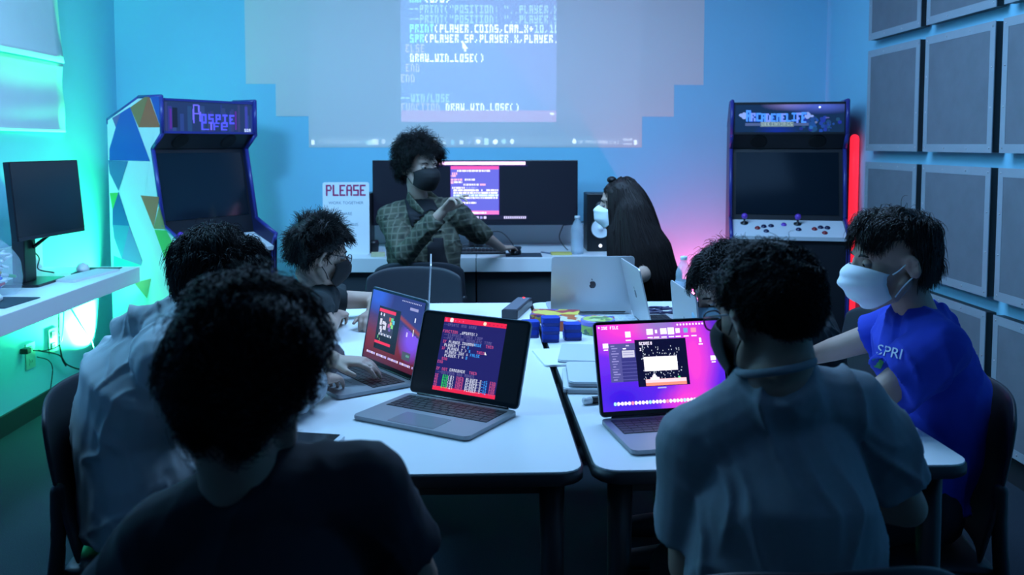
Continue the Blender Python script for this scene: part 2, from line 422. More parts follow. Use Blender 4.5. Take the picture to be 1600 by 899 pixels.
# ================================================================== projector with its slide; the wall picture is its light
def build_projection():
    B = 231.0; x0, x1 = bw(482.5, B).x, bw(1003, B).x; zb = bw(742, B).z; W = x1 - x0; H = W * 9 / 16
    pw, ph = 520.5, 520.5 * 9 / 16
    gx = lambda px: (px - 482.5) / .964; gy = lambda py: (py - (B - ph)) / .85
    D0 = (.02, .018, .028)
    g = Grid(540, int(round(ph / .85)), D0)
    WN = (.085, .10, .26); TX = (1, 1, 1)
    g.rect(gx(626), gy(-40), gx(868.5), gy(191), WN)
    def T(px, py, s, c): g.text(gx(px), gy(py), s, c, 2, 3)
    cm = (.26, .42, .40); kw = (.36, .30, .36); fn = (.26, .80, .48)
    T(641, -6, 'MAP(0,0)', fn); T(665, -6, '(0,0)', TX)
    T(641, 10.5, '--PRINT("POSITION: "..PLAYER.X', cm); T(641, 25.5, '--PRINT("POSITION: "..PLAYER.Y', cm)
    T(641, 40.5, 'PRINT(PLAYER.COINS,CAM_X+10,10', TX); g.rect(gx(641), gy(40), gx(679), gy(54), WN); T(641, 40.5, 'PRINT', fn)
    g.rect(gx(832), gy(40), gx(870), gy(54), WN); T(834.5, 40.5, '10,10', (.45, .60, .62))
    T(641, 55.5, 'SPR(PLAYER.SP,PLAYER.X,PLAYER.', TX); g.rect(gx(641), gy(55), gx(663), gy(69), WN); T(641, 55.5, 'SPR', fn)
    T(633.5, 70.5, 'ELSE', kw); T(641, 85.5, 'DRAW_WIN_LOSE()', TX); T(633.5, 100.5, 'END', kw); T(626, 116.5, 'END', kw)
    T(626, 147.5, '--WIN/LOSE', cm); T(626, 162, 'FUNCTION', kw); T(695.5, 162, 'DRAW_WIN_LOSE()', TX)
    g.rect(gx(868.5), gy(-60), gx(1003), gy(191), D0)
    g.rect(gx(626), gy(172.5), gx(868.5), gy(191), (.34, .13, .24))
    g.rect(gx(858.5), gy(176), gx(864), gy(179.5), TX)
    # mouse pointer
    for k in range(14): g.rect(gx(721.5), gy(64 + k), gx(722 + k * .62), gy(65 + k), TX)
    g.rect(gx(724.5), gy(76), gx(727), gy(82), TX)
    # taskbar
    g.rect(0, gy(214), 540, 999, (.05, .06, .07)); g.rect(gx(500), gy(214.5), gx(592), gy(230), (.07, .08, .09))
    def ico(px, w, h, c, cy=222.5): g.rect(gx(px - w / 2), gy(cy - h / 2), gx(px + w / 2), gy(cy + h / 2), c)
    ico(488.5, 5.5, 7, TX)
    g.text(gx(499), gy(219), 'P', (.22, .22, .22), 1, 1); g.text(gx(507), gy(219.5), 'TYPE HERE TO SEARCH', (.22, .22, .22), 1, 1, adv=3)
    g.disc(gx(579), gy(223), 8, (.4, .5, .4), 5); ico(588, 5, 9, (.6, .55, .5)); g.disc(gx(584), gy(221), 4, (.65, .7, .6), 5); ico(572, 4, 5, (.2, .4, .3))
    g.disc(gx(598), gy(221), 3, (.6, .6, .6), 4); g.disc(gx(598), gy(221), 1.4, (.08, .08, .08), 2)
    ico(611, 5, 5, (.22, .3, .4)); ico(625, 4, 5, (.2, .3, .4))
    ico(679, 6.5, 7, TX); ico(692.5, 6, 5.5, (.3, .36, .36)); ico(706, 5, 7, (.12, .3, .4)); ico(719.5, 5.5, 6, (.6, .6, .6)); ico(732.5, 2, 2, (.3, .3, .5))
    g.rect(gx(739.5), gy(214), gx(752.5), gy(229), (.17, .17, .18)); g.disc(gx(746), gy(221), 3.4, TX, 4)
    g.rect(gx(755.5), gy(216), gx(762.5), gy(226), (.45, .6, .45)); g.disc(gx(772.5), gy(221.5), 4, TX, 4.6)
    g.disc(gx(786), gy(221), 3.6, (.3, .5, .45), 4.5); g.disc(gx(799), gy(221), 3.2, TX, 4.5); g.disc(gx(799), gy(221), 1.2, (.3, .3, .3), 1.6)
    for px in (746, 772.5, 786, 799): g.rect(gx(px - 6), gy(227), gx(px + 6), gy(228.4), (.42, .45, .45))
    g.disc(gx(896.5), gy(221), 3.4, TX, 4.4); g.text(gx(902), gy(219.5), '73F PARTLY SUNNY', (.42, .42, .42), 1, 1, adv=2.4 if 0 else 3)
    g.text(gx(936), gy(220), '^ 0 E C 0 C', (.5, .5, .5), 1, 1, adv=3); g.text(gx(973), gy(216.5), '9:46 AM', (.6, .6, .6), 1, 1, adv=2.2 if 0 else 2)
    g.text(gx(973), gy(224), '7/20/22', (.5, .5, .5), 1, 1, adv=2); ico(993, 4.5, 7, TX)
    L = Vector((-.06, 3.35, 2.50)); s = .030
    pr = thing('ceiling_projector', 'white ceiling projector throwing the code window onto the back wall', 'projector', L)
    m_lens = bpy.data.materials.new('slide_film'); m_lens.use_nodes = True; nt = m_lens.node_tree; nt.nodes.remove(nt.nodes['Principled BSDF'])
    tb = nt.nodes.new('ShaderNodeBsdfTransparent'); a = nt.nodes.new('ShaderNodeAttribute'); a.attribute_name = 'pixel'
    nt.links.new(a.outputs['Color'], tb.inputs['Color']); nt.links.new(tb.outputs[0], nt.nodes['Material Output'].inputs['Surface'])
    tl = Vector((x0, YB, zb + H)) - L; grid_mesh('slide', g, tl * s, Vector((W, 0, 0)) * s, Vector((0, 0, -H)) * s, m_lens, pr)
    m_pr = mat('projector_case', (.5, .5, .5), .5); m_prb = mat('projector_black', (.01, .01, .01), .8)
    yy = tl.y * s; lo = (tl * s); hi = lo + Vector((W, 0, -H)) * s
    b = BM(); add_box(b, (-.06, yy - .001, -.09), (lo.x, yy + .001, .03)); add_box(b, (hi.x, yy - .001, -.09), (.07, yy + .001, .03))
    add_box(b, (lo.x, yy - .001, -.09), (hi.x, yy + .001, hi.z)); add_box(b, (lo.x, yy - .001, lo.z), (hi.x, yy + .001, .03)); obj('aperture_plate', b, m_prb, pr)
    b = BM(); X0, X1, Y0, Y1, Z0, Z1, t = -.14, .15, -.22, yy + .001, -.10, .035, .006
    add_box(b, (X0, Y0, Z1), (X1, Y1, Z1 + t)); add_box(b, (X0, Y0, Z0 - t), (X1, Y1, Z0)); add_box(b, (X0 - t, Y0, Z0 - t), (X0, Y1, Z1 + t)); add_box(b, (X1, Y0, Z0 - t), (X1 + t, Y1, Z1 + t))
    add_box(b, (X0 - t, Y0 - t, Z0 - t), (X1 + t, Y0, Z1 + t)); add_box(b, (X0, Y1 - .003, Z0), (-.055, Y1 + .002, Z1)); add_box(b, (.065, Y1 - .003, Z0), (X1, Y1 + .002, Z1)); add_box(b, (-.055, Y1 - .003, -.10), (.065, Y1 + .002, -.085)); add_box(b, (-.055, Y1 - .003, .025), (.065, Y1 + .002, .035))
    obj('case', b, m_pr, pr)
    b = BM(); add_lathe(b, [(.02, .04), (.02, .30)], 12); obj('ceiling_mount', b, m_pr, pr)
    lamp = light('projector_lamp', 'POINT', (0, 0, 0), PROJ_W, (.80, .95, 1.0), radius=0); lamp.parent = pr
PROJ_W = 330
build_projection()

# ================================================================== meeting tables
m_top = mat('white_laminate', (.80, .82, .84), .34, noise=.02, nscale=6, spec=.4)
m_edge = mat('dark_table_edge', (.02, .022, .028), .5)
m_tleg = mat('table_leg_metal', (.03, .032, .036), .4, .4)
def make_table(label, loc, rotz):
    t = thing('meeting_table', label, 'table', loc, rotz, 'white meeting tables pushed together'); W, D = .755, 1.85
    b = BM(); add_plate(b, W - .008, D - .008, .004, .045, .736); obj('tabletop', b, m_top, t)
    b = BM(); add_plate(b, W, D, .024, .048, .7125, bevel=.004); obj('table_edge', b, m_edge, t, True)
    b = BM(); add_box(b, (-W / 2 + .07, -D / 2 + .10, .66), (W / 2 - .07, D / 2 - .10, .7125)); obj('apron', b, m_tleg, t)
    for sx in (-1, 1):
        for sy in (-1, 1):
            b = BM(); add_loft(b, [(sx * (W / 2 - .06), sy * (D / 2 - .07), .7125), (sx * (W / 2 - .055), sy * (D / 2 - .06), .012)], [.026, .018], n=14, round0=False, round1=False)
            add_lathe(b, [(.024, 0), (.024, .014)], 14, M=Matrix.Translation((sx * (W / 2 - .055), sy * (D / 2 - .06), 0))); obj('leg', b, m_tleg, t)
    return t
make_table('white laminate table on the left under the two laptops with dark screens', (-.197, 2.60, 0), math.radians(.6))
make_table('white laminate table on the right carrying the pink-screen laptop', (.570, 2.615, 0), math.radians(1.0))
TZ = .7402

# ================================================================== wall desks
m_desk = mat('white_desk_laminate', (.80, .82, .86), .38, noise=.02, nscale=5)
m_ped = mat('charcoal_modesty_panel', (.035, .042, .055), .55)
def back_desk(x0, x1, label):
    t = thing('wall_desk', label, 'desk', ((x0 + x1) / 2, 5.2, 0), 0, 'white desks along the back wall'); w = (x1 - x0) / 2
    b = BM(); add_box(b, (-w, -.345, .672), (w, .388, .75), bevel=.003); obj('worktop', b, m_desk, t)
    b = BM(); add_box(b, (-w, .352, .7505), (w, .388, .872), bevel=.002); obj('upstand', b, m_desk, t)
    b = BM(); add_box(b, (-w + .003, -.30, .10), (w - .003, -.28, .671)); add_box(b, (-w + .003, -.28, .0), (-w + .02, .37, .671)); add_box(b, (w - .02, -.28, .0), (w - .003, .37, .671)); obj('modesty_panel', b, m_ped, t)
    return t
back_desk(-1.02, -.058, 'white desk under the PLEASE sign, left of the worktop seam')
back_desk(-.055, 1.0, 'white desk holding the mouse and water bottle, right of the worktop seam')
t = thing('wall_desk', 'long white desk along the left wall below the paper sheets', 'desk', (-2.01, 3.0, 0), 0)
b = BM(); add_box(b, (-.25, -1.9, .672), (.255, 1.56, .75), bevel=.003); obj('worktop', b, m_desk, t)
b = BM(); add_box(b, (-.25, -1.9, .7505), (-.228, 1.56, .885), bevel=.002); obj('upstand', b, m_desk, t)
for y in (-1.6, 0.55):
    b = BM(); add_box(b, (-.247, y - .015, .45), (-.22, y + .015, .671)); add_box(b, (-.22, y - .015, .64), (.1, y + .015, .671)); obj('bracket', b, m_tleg, t)

# ================================================================== chairs
m_chair = mat('chair_plastic', (.030, .033, .043), .42, noise=.08, nscale=30, spec=.35)
m_cleg = mat('chair_leg', (.022, .024, .03), .4, .3)
def make_chair():
    t = thing('stacking_chair', '', 'chair')
    def surf(fn, nu, nv, th, name, parent):
        me = bpy.data.meshes.new(name); vs = []; fs = []
        for j in range(nv + 1):
            for i in range(nu + 1): vs.append(fn(i / nu * 2 - 1, j / nv))
        for j in range(nv):
            for i in range(nu): a = j * (nu + 1) + i; fs.append((a, a + 1, a + nu + 2, a + nu + 1))
        me.from_pydata(vs, [], fs); o = link(name, me, m_chair, parent, True)
        s = o.modifiers.new('s', 'SOLIDIFY'); s.thickness = th; s.offset = 0
        s = o.modifiers.new('b', 'SUBSURF'); s.levels = 1; s.render_levels = 1
        return o
    def seat(u, v):
        r = .22 * (1 - .06 * v) ; y = -.20 + .42 * v; c = max(0, abs(u) - .86) / .14
        return (u * r, y, .445 - .014 * (1 - u * u) * math.sin(PI * min(1, v * 1.1)) - .03 * max(0, v - .85) / .15 - .012 * c)
    surf(seat, 14, 12, .014, 'seat', t)
    def back(u, v):
        w_ = .235 - .018 * v; z = .455 + .355 * v; y = -.205 - .075 * v + .055 * u * u - .012 * math.sin(PI * v)
        z -= .045 * abs(u) ** 4 * max(0, v - .5) * 2
        return (u * w_, y, z)
    surf(back, 14, 10, .012, 'backrest', t)
    for s in (-1, 1):
        b = BM(); add_loft(b, bez([(s * .215, -.20, .62), (s * .222, -.205, .45), (s * .232, -.25, .2), (s * .24, -.285, .004)], 5), [.016] * 5 + [.017] * 5 + [.014] * 6, n=10, round0=True, round1=False); obj('leg', b, m_cleg, t)
        b = BM(); add_loft(b, bez([(s * .205, .19, .435), (s * .222, .215, .22), (s * .232, .235, .004)], 5), [.017] * 5 + [.014] * 6, n=10, round0=True, round1=False); obj('leg', b, m_cleg, t)
    b = BM()
    for s in (-1, 1): add_tube(b, [(s * .20, -.20, .425), (s * .20, .19, .425)], .011)
    add_tube(b, [(-.20, .0, .425), (.20, .0, .425)], .009); obj('seat_frame', b, m_cleg, t)
    return t
chair0 = None
GCH = 'dark plastic chairs around the tables'
def chair(x, y, rz, label):
    global chair0
    if chair0 is None:
        chair0 = make_chair(); c = chair0; c.location = (x, y, 0); c.rotation_euler = (0, 0, rz); tag(c, label, None, GCH)
    else: c = dup(chair0, (x, y, 0), rz, label, GCH)
    return c
R = math.radians
chair(-.33, 3.83, R(180), 'empty dark plastic chair pushed in at the far end of the tables')
chair(-.325, 4.53, R(0), 'dark plastic chair under the person in the plaid shirt')
chair(-.73, 2.14, R(-90), 'dark plastic chair under the person in the white hoodie')
chair(-.87, 3.08, R(-86), 'dark plastic chair behind the spiky-haired person on the left side')
chair(.935, 2.10, R(84), 'dark plastic chair under the person in the blue T-shirt')
chair(1.06, 2.95, R(88), 'dark plastic chair on the right side behind the person bent over a laptop')
chair(-.27, 1.07, R(2), 'dark plastic chair under the nearest person in a black T-shirt')
chair(.435, 1.41, R(3), 'dark plastic chair under the person in the grey T-shirt')
chair(.62, 4.17, R(140), 'dark plastic chair under the person with long hair')

# ================================================================== arcade cabinets
m_trim = mat('blue_edge_moulding', (.035, .04, .26), .3)
m_blk = mat('cabinet_black', (.008, .010, .016), .45)
m_scr = mat('arcade_screen_glass', (.006, .012, .02), .10, spec=.5)
m_cp = mat('control_panel_white', (.72, .76, .82), .35)
m_purple = mat('joystick_purple', (.16, .05, .50), .25)
m_btn_b = mat('button_navy', (.01, .015, .07), .3); m_btn_r = mat('button_red', (.25, .01, .02), .3); m_chrome = mat('chrome', (.7, .7, .72), .15, 1.0)
m_white = mat('cabinet_white_wrap', (.72, .78, .80), .45)
TC = dict(w=m_white, b=mat('wrap_blue', (.020, .075, .42), .45), o=mat('wrap_orange', (.50, .10, .05), .45), t=mat('wrap_tan', (.34, .17, .07), .45), g=mat('wrap_green', (.10, .42, .07), .45),
          s=mat('wrap_slate', (.07, .15, .34), .45), m=mat('wrap_mauve', (.17, .10, .34), .45), d=mat('wrap_deep_blue', (.02, .05, .26), .45), e=mat('wrap_teal', (.03, .35, .36), .45))
TK = list(TC)
# profile, (forward distance from the rear face, height)
PROF0 = [(0, 0), (.56, 0), (.56, .10), (.60, .12), (.60, .80), (.625, .865), (.47, .95), (.40, 1.345), (.475, 1.42), (.475, 1.61), (.30, 1.61), (.02, 1.50), (0, 1.48)]
def clip_poly(poly, clip):
    """keep the part of a polygon inside a convex outline"""
    out = poly
    for i in range(len(clip)):
        a, b = clip[i], clip[(i + 1) % len(clip)]; inp = out; out = []
        f = lambda p: (b[0] - a[0]) * (p[1] - a[1]) - (b[1] - a[1]) * (p[0] - a[0])
        for k in range(len(inp)):
            p, q = inp[k], inp[(k + 1) % len(inp)]; fp, fq = f(p), f(q)
            if fp >= 0: out.append(p)
            if (fp >= 0) != (fq >= 0): t = fp / (fp - fq); out.append((p[0] + (q[0] - p[0]) * t, p[1] + (q[1] - p[1]) * t))
        if not out: return []
    return out

def arcade(label, loc, rotz, which):
    W = .64; h = W / 2; PROF = [(max(d, .04) if which == 'L' else d, z) for d, z in PROF0]
    a = thing('arcade_cabinet', label, 'arcade cabinet', loc, rotz)
    for s in (-1, 1):
        b = BM(); x0, x1 = (s * h, s * (h - .018))
        lo = [b.verts.new((x0, -d, z)) for d, z in PROF]; hi = [b.verts.new((x1, -d, z)) for d, z in PROF]; n = len(PROF)
        f1 = b.faces.new(lo); f2 = b.faces.new(hi)
        for i in range(n): b.faces.new((lo[i], lo[(i + 1) % n], hi[(i + 1) % n], hi[i]))
        bmesh.ops.triangulate(b, faces=[f1, f2]); bmesh.ops.recalc_face_normals(b, faces=b.faces[:])
        if s == -1 and which == 'L':
            M = Matrix.Translation(loc) @ Matrix.Rotation(rotz, 4, 'Z'); Mi = M.inverted(); nrm = (M.to_3x3() @ Vector((-1, 0, 0))); P0 = M @ Vector((-h, 0, 0))
            def sp(X, Y):
                px, py = 160 + X / 3.214, 140 + Y / 3.214; d = Vector(ray(px, py)); c = Vector(CAM); t = (P0 - c).dot(nrm) / d.dot(nrm); q = Mi @ (c + d * t); return (-q.y, q.z)
            tris = [('b', [(235, 20), (330, 20), (330, 240), (318, 235), (295, 195)]), ('t', [(140, 90), (235, 22), (183, 190)]), ('o', [(232, 24), (292, 190), (183, 190)]),
                    ('m', [(50, 143), (92, 118), (68, 190)]), ('b', [(92, 118), (140, 88), (240, 360), (36, 355), (36, 300), (68, 190)]), ('s', [(30, 355), (130, 360), (82, 510), (38, 420)]),
                    ('g', [(38, 520), (82, 518), (52, 606)]), ('d', [(82, 512), (137, 685), (52, 680), (52, 606)]), ('s', [(52, 680), (137, 685), (98, 850), (60, 745)]), ('m', [(137, 685), (202, 860), (196, 884), (98, 850)]),
                    ('e', [(58, 835), (98, 850), (196, 884), (130, 900), (58, 890)]), ('o', [(193, 532), (287, 540), (258, 695)]), ('t', [(287, 580), (318, 702), (262, 700), (258, 695)]), ('g', [(262, 704), (322, 708), (357, 775), (322, 872)]),
                    ('b', [(357, 775), (420, 800), (420, 885), (324, 882)]), ('o', [(324, 884), (420, 886), (420, 1000), (370, 1010)]), ('t', [(160, 970), (245, 950), (225, 1050)]), ('s', [(255, 1130), (330, 1150), (270, 1300)]), ('b', [(330, 1090), (420, 1120), (410, 1300)])]
            tri2 = bmesh.new(); V2 = [tri2.verts.new((d, z, 0)) for d, z in PROF]; tri2.faces.new(V2); tr = bmesh.ops.triangulate(tri2, faces=tri2.faces[:])
            cl = [[(v.co.x, v.co.y) for v in f.verts] for f in tri2.faces]; tri2.free()
            def area(p): return sum(p[i][0] * p[(i + 1) % len(p)][1] - p[(i + 1) % len(p)][0] * p[i][1] for i in range(len(p))) / 2
            for col, pts in tris:
                pg = [sp(*q) for q in pts]
                for c in cl:
                    if area(c) < 0: c = c[::-1]
                    r = clip_poly(pg, c)
                    if len(r) >= 3 and abs(area(r)) > 1e-6:
                        try: f = b.faces.new([b.verts.new((-h - .0012, -d, z)) for d, z in r]); f.material_index = TK.index(col)
                        except ValueError: pass
        mm = [TC[k] for k in TK] if (which == 'L' and s == -1) else [mat('side_panel_navy', (.012, .016, .07), .4)]
        obj('side_panel', b, mm, a)
        b = BM(); pp = [(s * (h - .009), -d, z) for d, z in PROF[1:]]
        for q0, q1 in zip(pp, pp[1:]): add_tube(b, [q0, q1], .0115, 6)
        for q in pp: add_ell(b, q, .0115, n=8)
        obj('edge_moulding', b, m_trim, a)
    g = h - .019
    b = BM(); add_box(b, (-g, -.07, .05), (g, -.05, 1.48)); add_box(b, (-g, -.29, 1.585), (g, -.46, 1.60)); v = [b.verts.new(q) for q in ((-g, -.05, 1.49), (g, -.05, 1.49), (g, -.30, 1.60), (-g, -.30, 1.60))]; b.faces.new(v); obj('rear_panel', b, m_blk, a)
    b = BM(); add_box(b, (-g, -.45, 1.43), (g, -.467, 1.60)); obj('marquee_box', b, m_blk, a)
    # marquee art
    if which == 'L':
        q = Grid(150, 46, (.020, .035, .09)); r = random.Random(3)
        for k in range(26): x = r.randrange(0, 150); q.rect(x, r.randrange(0, 20), x + r.randrange(2, 8), 46, (.02 + r.random() * .03, .03 + r.random() * .03, .10 + r.random() * .08))
        for x in (10, 11, 118, 119, 138): q.rect(x, 12, x + 2, 42, (.12, .02, .20))
        q.rect(136, 4, 141, 44, (.05, .05, .28)); q.rect(14, 10, 22, 40, (.01, .015, .03))
        c = (.11, .10, .80); c2 = (.20, .14, .75)
        q.text(72, 18, 'SPIE', c, 3, 3, adv=3.9 if 0 else 4); q.text(60, 18, 'O', c, 3, 3); q.text(60, 33, 'L', c, 3, 2); q.rect(60, 31, 63, 43, c); q.rect(60, 41, 73, 43, c)
        q.rect(75, 31, 78, 43, c2); q.rect(80, 31, 83, 43, c); q.rect(80, 31, 91, 33, c); q.rect(80, 36, 89, 38, c); q.rect(93, 31, 96, 43, c); q.rect(93, 31, 104, 33, c); q.rect(102, 31, 105, 37, c); q.rect(93, 36, 105, 38, c); q.rect(93, 41, 104, 43, c)
        for t_ in range(40):
            z = t_ / 39; q.rect(46 + 4 * math.sin(z * 3.1) * 0 + 1 - 3 * math.sin(z * PI) * .3, 5 + t_ * .7, 49, 6 + t_ * .7, c2)
        q.rect(47, 4, 56, 6, c2); q.rect(55, 5, 58, 16, c2); q.rect(57, 15, 60, 30, c2); q.rect(46, 17, 58, 19, c2); q.rect(58, 20, 62, 28, c)
        q.text(135, 40, 'DDA', (.8, .8, .9), 1, 1)
    else:
        q = Grid(180, 50, (.008, .02, .06)); r = random.Random(5)
        for y in range(50):
            for x in range(0, 180, 2):
                d = math.hypot((x - 140) / 70, (y - 2) / 16); l = max(0, 1 - d); e = max(0, 1 - math.hypot((x - 85) / 45, (y - 0) / 12)); k = max(0, 1 - math.hypot((x - 70) / 40, (y - 50) / 22))
                q.a[y, x:x + 2] = (round(.01 + .10 * l + .22 * e, 2), round(.025 + .12 * l * (1 if y < 26 else .4) + .14 * e + .01 * k, 2), round(.07 + .45 * l + .28 * e + .18 * k, 2))
        for k in range(40):
            x = r.randrange(110, 176); y = r.randrange(24, 48); q.disc(x, y, r.randrange(1, 5), (.02, .03 + r.random() * .05, .12 + r.random() * .2))
        q.disc(126, 41, 3, (.03, .14, .35)); q.disc(152, 24, 3, (.14, .12, .32), 1.4); q.disc(134, 32, 1.6, (.2, .2, .3))
        for x in (16, 120): q.disc(x, 20, 5, (.32, .38, .66), 6)
        q.disc(127, 21, 3, (.32, .38, .66), 2); q.disc(11, 19, 4, (.32, .38, .66), 3)
        for i, ch in enumerate('ARCADEMELIFE'):
            x = 19 + i * 8.3; y = 14 + (0 if i else -4) + round(2.0 * math.cos((i - 5.5) / 5.5 * 1.5)); sy = 3 if (i > 0 and i < 10) else 4
            q.text(x + 1, y + 1, ch, (.02, .08, .42), 2.6, sy, adv=3); q.text(x, y, ch, (.10 + .15 * (i % 3 == 1), .32, .82), 2.6, sy, adv=3)
        q.rect(18, 33, 122, 38, (.10, .12, .22)); q.rect(43, 31, 98, 40, (.17, .21, .20)); q.text(45, 32.5, 'BEGINNINGS', (.42, .45, .36), 1.3, 1.3, adv=4)
        q.disc(139.5, 5.5, 1.6, (1, 1, 1)); q.disc(139.5, 5.5, 1, (2, 2, 2))
    grid_mesh('marquee', q, (-g + .004, -.469, 1.592), (2 * g - .008, 0, 0), (0, 0, -.158), attr_base_mat('marquee_print_' + which, .2, .55), a)
    b = BM(); add_box(b, (-g, -.463, 1.424), (g, -.474, 1.436)); add_box(b, (-g, -.463, 1.592), (g, -.474, 1.604)); add_box(b, (-g, -.463, 1.43), (-g + .006, -.474, 1.60)); add_box(b, (g - .006, -.463, 1.43), (g, -.474, 1.60)); obj('marquee_retainer', b, m_trim if which == 'L' else m_blk, a)
    # speaker board, sloping in under the marquee
    def slab(bb, p, q_, th, inset=0, mi=0):
        (d0, z0), (d1, z1) = p, q_; nx, nz = (z1 - z0), -(d1 - d0); L_ = math.hypot(nx, nz); nx, nz = nx / L_ * th, nz / L_ * th
        vs = [(-g + inset, -d0, z0), (g - inset, -d0, z0), (g - inset, -d1, z1), (-g + inset, -d1, z1)]; ws = [(x, y + nx, z - nz * -1 if 0 else z + nz * -1) for x, y, z in vs]
        A = [bb.verts.new(x) for x in vs]; B = [bb.verts.new(x) for x in ws]
        for fc in ((A[0], A[1], A[2], A[3]), (B[3], B[2], B[1], B[0]), (A[0], B[0], B[1], A[1]), (A[1], B[1], B[2], A[2]), (A[2], B[2], B[3], A[3]), (A[3], B[3], B[0], A[0])):
            f = bb.faces.new(fc); f.material_index = mi
    b = BM(); slab(b, (.385, 1.345), (.46, 1.425), .012); obj('speaker_board', b, m_blk, a)
    for sx in (-.16, .16):
        b = BM(); M_ = Matrix.Translation((sx, -.424, 1.384)) @ Matrix.Rotation(R(90 + 43), 4, 'X')
        add_lathe(b, [(.048, -.002), (.048, .003), (.042, .004), (.02, .001), (.0, .001)], 20, M=M_, cap=False); obj('speaker_grille', b, mat('speaker_grille', (.002, .002, .003), .7), a)
    b = BM(); slab(b, (.458, .87), (.375, 1.345), .01); obj('monitor_bezel', b, m_blk, a)
    def onscr(u, v, off):  # u across, v up along the sloping monitor
        d = .445 + (.375 - .445) * v; z = .945 + .40 * v; return (u, -(d + off * .985), z + off * .17)
    vs = [onscr(-g + .02, .06, .004), (onscr(g - .02, .06, .004)), onscr(g - .02, .94, .004), onscr(-g + .02, .94, .004)]
    me = bpy.data.meshes.new('screen'); me.from_pydata(vs, [], [(0, 1, 2, 3)]); link('screen', me, m_scr, a)
    # control panel: a shallow wedge
    dk = -.065 if which == 'L' else 0.0
    b = BM(); v = lambda x, d, z: b.verts.new((x, -d, z + dk))
    A = [v(-g, .43, .945), v(g, .43, .945), v(g, .618, .862), v(-g, .618, .862)]; B = [v(-g, .43, .93), v(g, .43, .93), v(g, .612, .84), v(-g, .612, .84)]
    for fc in ((A[0], A[3], A[2], A[1]), (B[0], B[1], B[2], B[3]), (A[3], B[3], B[2], A[2]), (A[0], B[0], B[3], A[3]), (A[1], A[2], B[2], B[1]), (A[0], A[1], B[1], B[0])): b.faces.new(fc)
    bmesh.ops.recalc_face_normals(b, faces=b.faces[:]); obj('control_panel', b, m_cp, a)
    tilt = math.atan2(.083, .188)
    def oncp(x, f): return Vector((x, -(.43 + .188 * f), .945 + dk - .083 * f))
    for jx in (-.235, .055):
        b = BM(); M_ = Matrix.Translation(oncp(jx, .30)) @ Matrix.Rotation(tilt, 4, 'X'); add_lathe(b, [(.022, 0), (.022, .002), (.006, .004), (.005, .035)], 14, M=M_)
        j = obj('joystick_shaft', b, m_blk, a); b = BM(); add_ell(b, M_ @ Vector((0, 0, .046)), .0175, n=16); obj('joystick_ball', b, m_purple, j)
    for bx, f, mm in [(-.02, .36, m_purple), (.055, .62, m_btn_b), (.14, .58, m_btn_r), (.175, .48, m_btn_b), (.21, .50, m_btn_b), (-.165, .58, m_btn_r), (-.13, .48, m_btn_b), (-.09, .44, m_btn_b), (.19, .78, m_btn_r), (-.12, .74, m_btn_b)]:
        b = BM(); add_lathe(b, [(.0155, 0), (.0155, .004), (.012, .006), (.011, .009), (.0, .0095)], 16, M=Matrix.Translation(oncp(bx, f)) @ Matrix.Rotation(tilt, 4, 'X'), cap=False); obj('button', b, mm, a)
    b = BM(); add_box(b, (-g, -.59, .11), (g, -.575, .845 if which == 'R' else .78)); add_box(b, (-g, -.575, .05), (g, -.56, .11)); obj('front_panel', b, m_blk, a)
    b = BM(); add_box(b, (-.10, -.592, .30), (.10, -.598, .52), bevel=.002); obj('coin_door', b, mat('coin_door_steel', (.08, .08, .09), .4, .6), a)
    return a
# left cabinet: its upper left front edge stands at (-1.65, 4.60)
aL = R(57); fw = Vector((math.sin(aL), -math.cos(aL), 0)); rtv = Vector((math.cos(aL), math.sin(aL), 0))
cL = Vector((-1.655, 4.615, 0)) + rtv * .32 - fw * .475
arcade('blue-edged arcade cabinet with a triangle-patterned white side, angled in the left corner', cL, aL, 'L')
arcade('arcade cabinet with BEGINNINGS on its marquee, standing before the right wall', (1.802, 5.453, 0), R(-13), 'R')

# ================================================================== stage lights
m_can = mat('lamp_can', (.02, .02, .022), .4)
def uplight(label, loc, col, tgt, e, emis, spot=95, group='floor uplights'):
    t = thing('floor_uplight', label, 'uplight', loc, 0, group); d = (Vector(tgt) - Vector(loc) - Vector((0, 0, .15))).normalized()
    q = d.to_track_quat('Z', 'Y').to_matrix().to_4x4(); M_ = Matrix.Translation((0, 0, .15)) @ q
    b = BM(); add_lathe(b, [(.03, -.10), (.055, -.09), (.058, .07), (.052, .07), (.05, .0)], 20, M=M_, cap=False); obj('can', b, m_can, t, True)
    b = BM(); add_lathe(b, [(.0, .0), (.05, .0)], 20, M=M_, cap=False); obj('lens', b, mat('lens_' + label[:5], (.02, .02, .02), .3, emit=emis, estr=6), t)
    b = BM(); add_tube(b, bez([(-.068, 0, .15), (-.068, 0, .06), (-.05, 0, .005), (.05, 0, .005), (.068, 0, .06), (.068, 0, .15)], 5), .005); add_box(b, (-.05, -.03, 0), (.05, .03, .008)); obj('yoke', b, m_can, t)
    l = light('uplight_lamp', 'SPOT', M_ @ Vector((0, 0, .075)), e, col, spot=R(spot), blend=.7, radius=.02); l.parent = t; l.rotation_euler = d.to_track_quat('-Z', 'Y').to_euler()
    return t
uplight('green glowing floor uplight in the left corner beside the arcade cabinet', (-2.17, 5.22, 0), (.06, 1.0, .40), (-2.30, 4.90, .66), 780, (.2, 1, .6), 98)
uplight('red floor uplight behind the right arcade cabinet', (1.40, 5.50, 0), (1.0, .07, .16), (1.34, 5.58, .8), 150, (1, .1, .15), 140)
b = BM(); add_loft(b, [(2.094, 5.05, .16), (2.094, 5.05, 1.40)], [.025, .025], n=16); m_wall_light = mat('red_wall_light', (.3, .01, .02), .4, emit=(.85, .018, .045), estr=1.35)  # added glowing bar, in place of red light falling on the wall strip
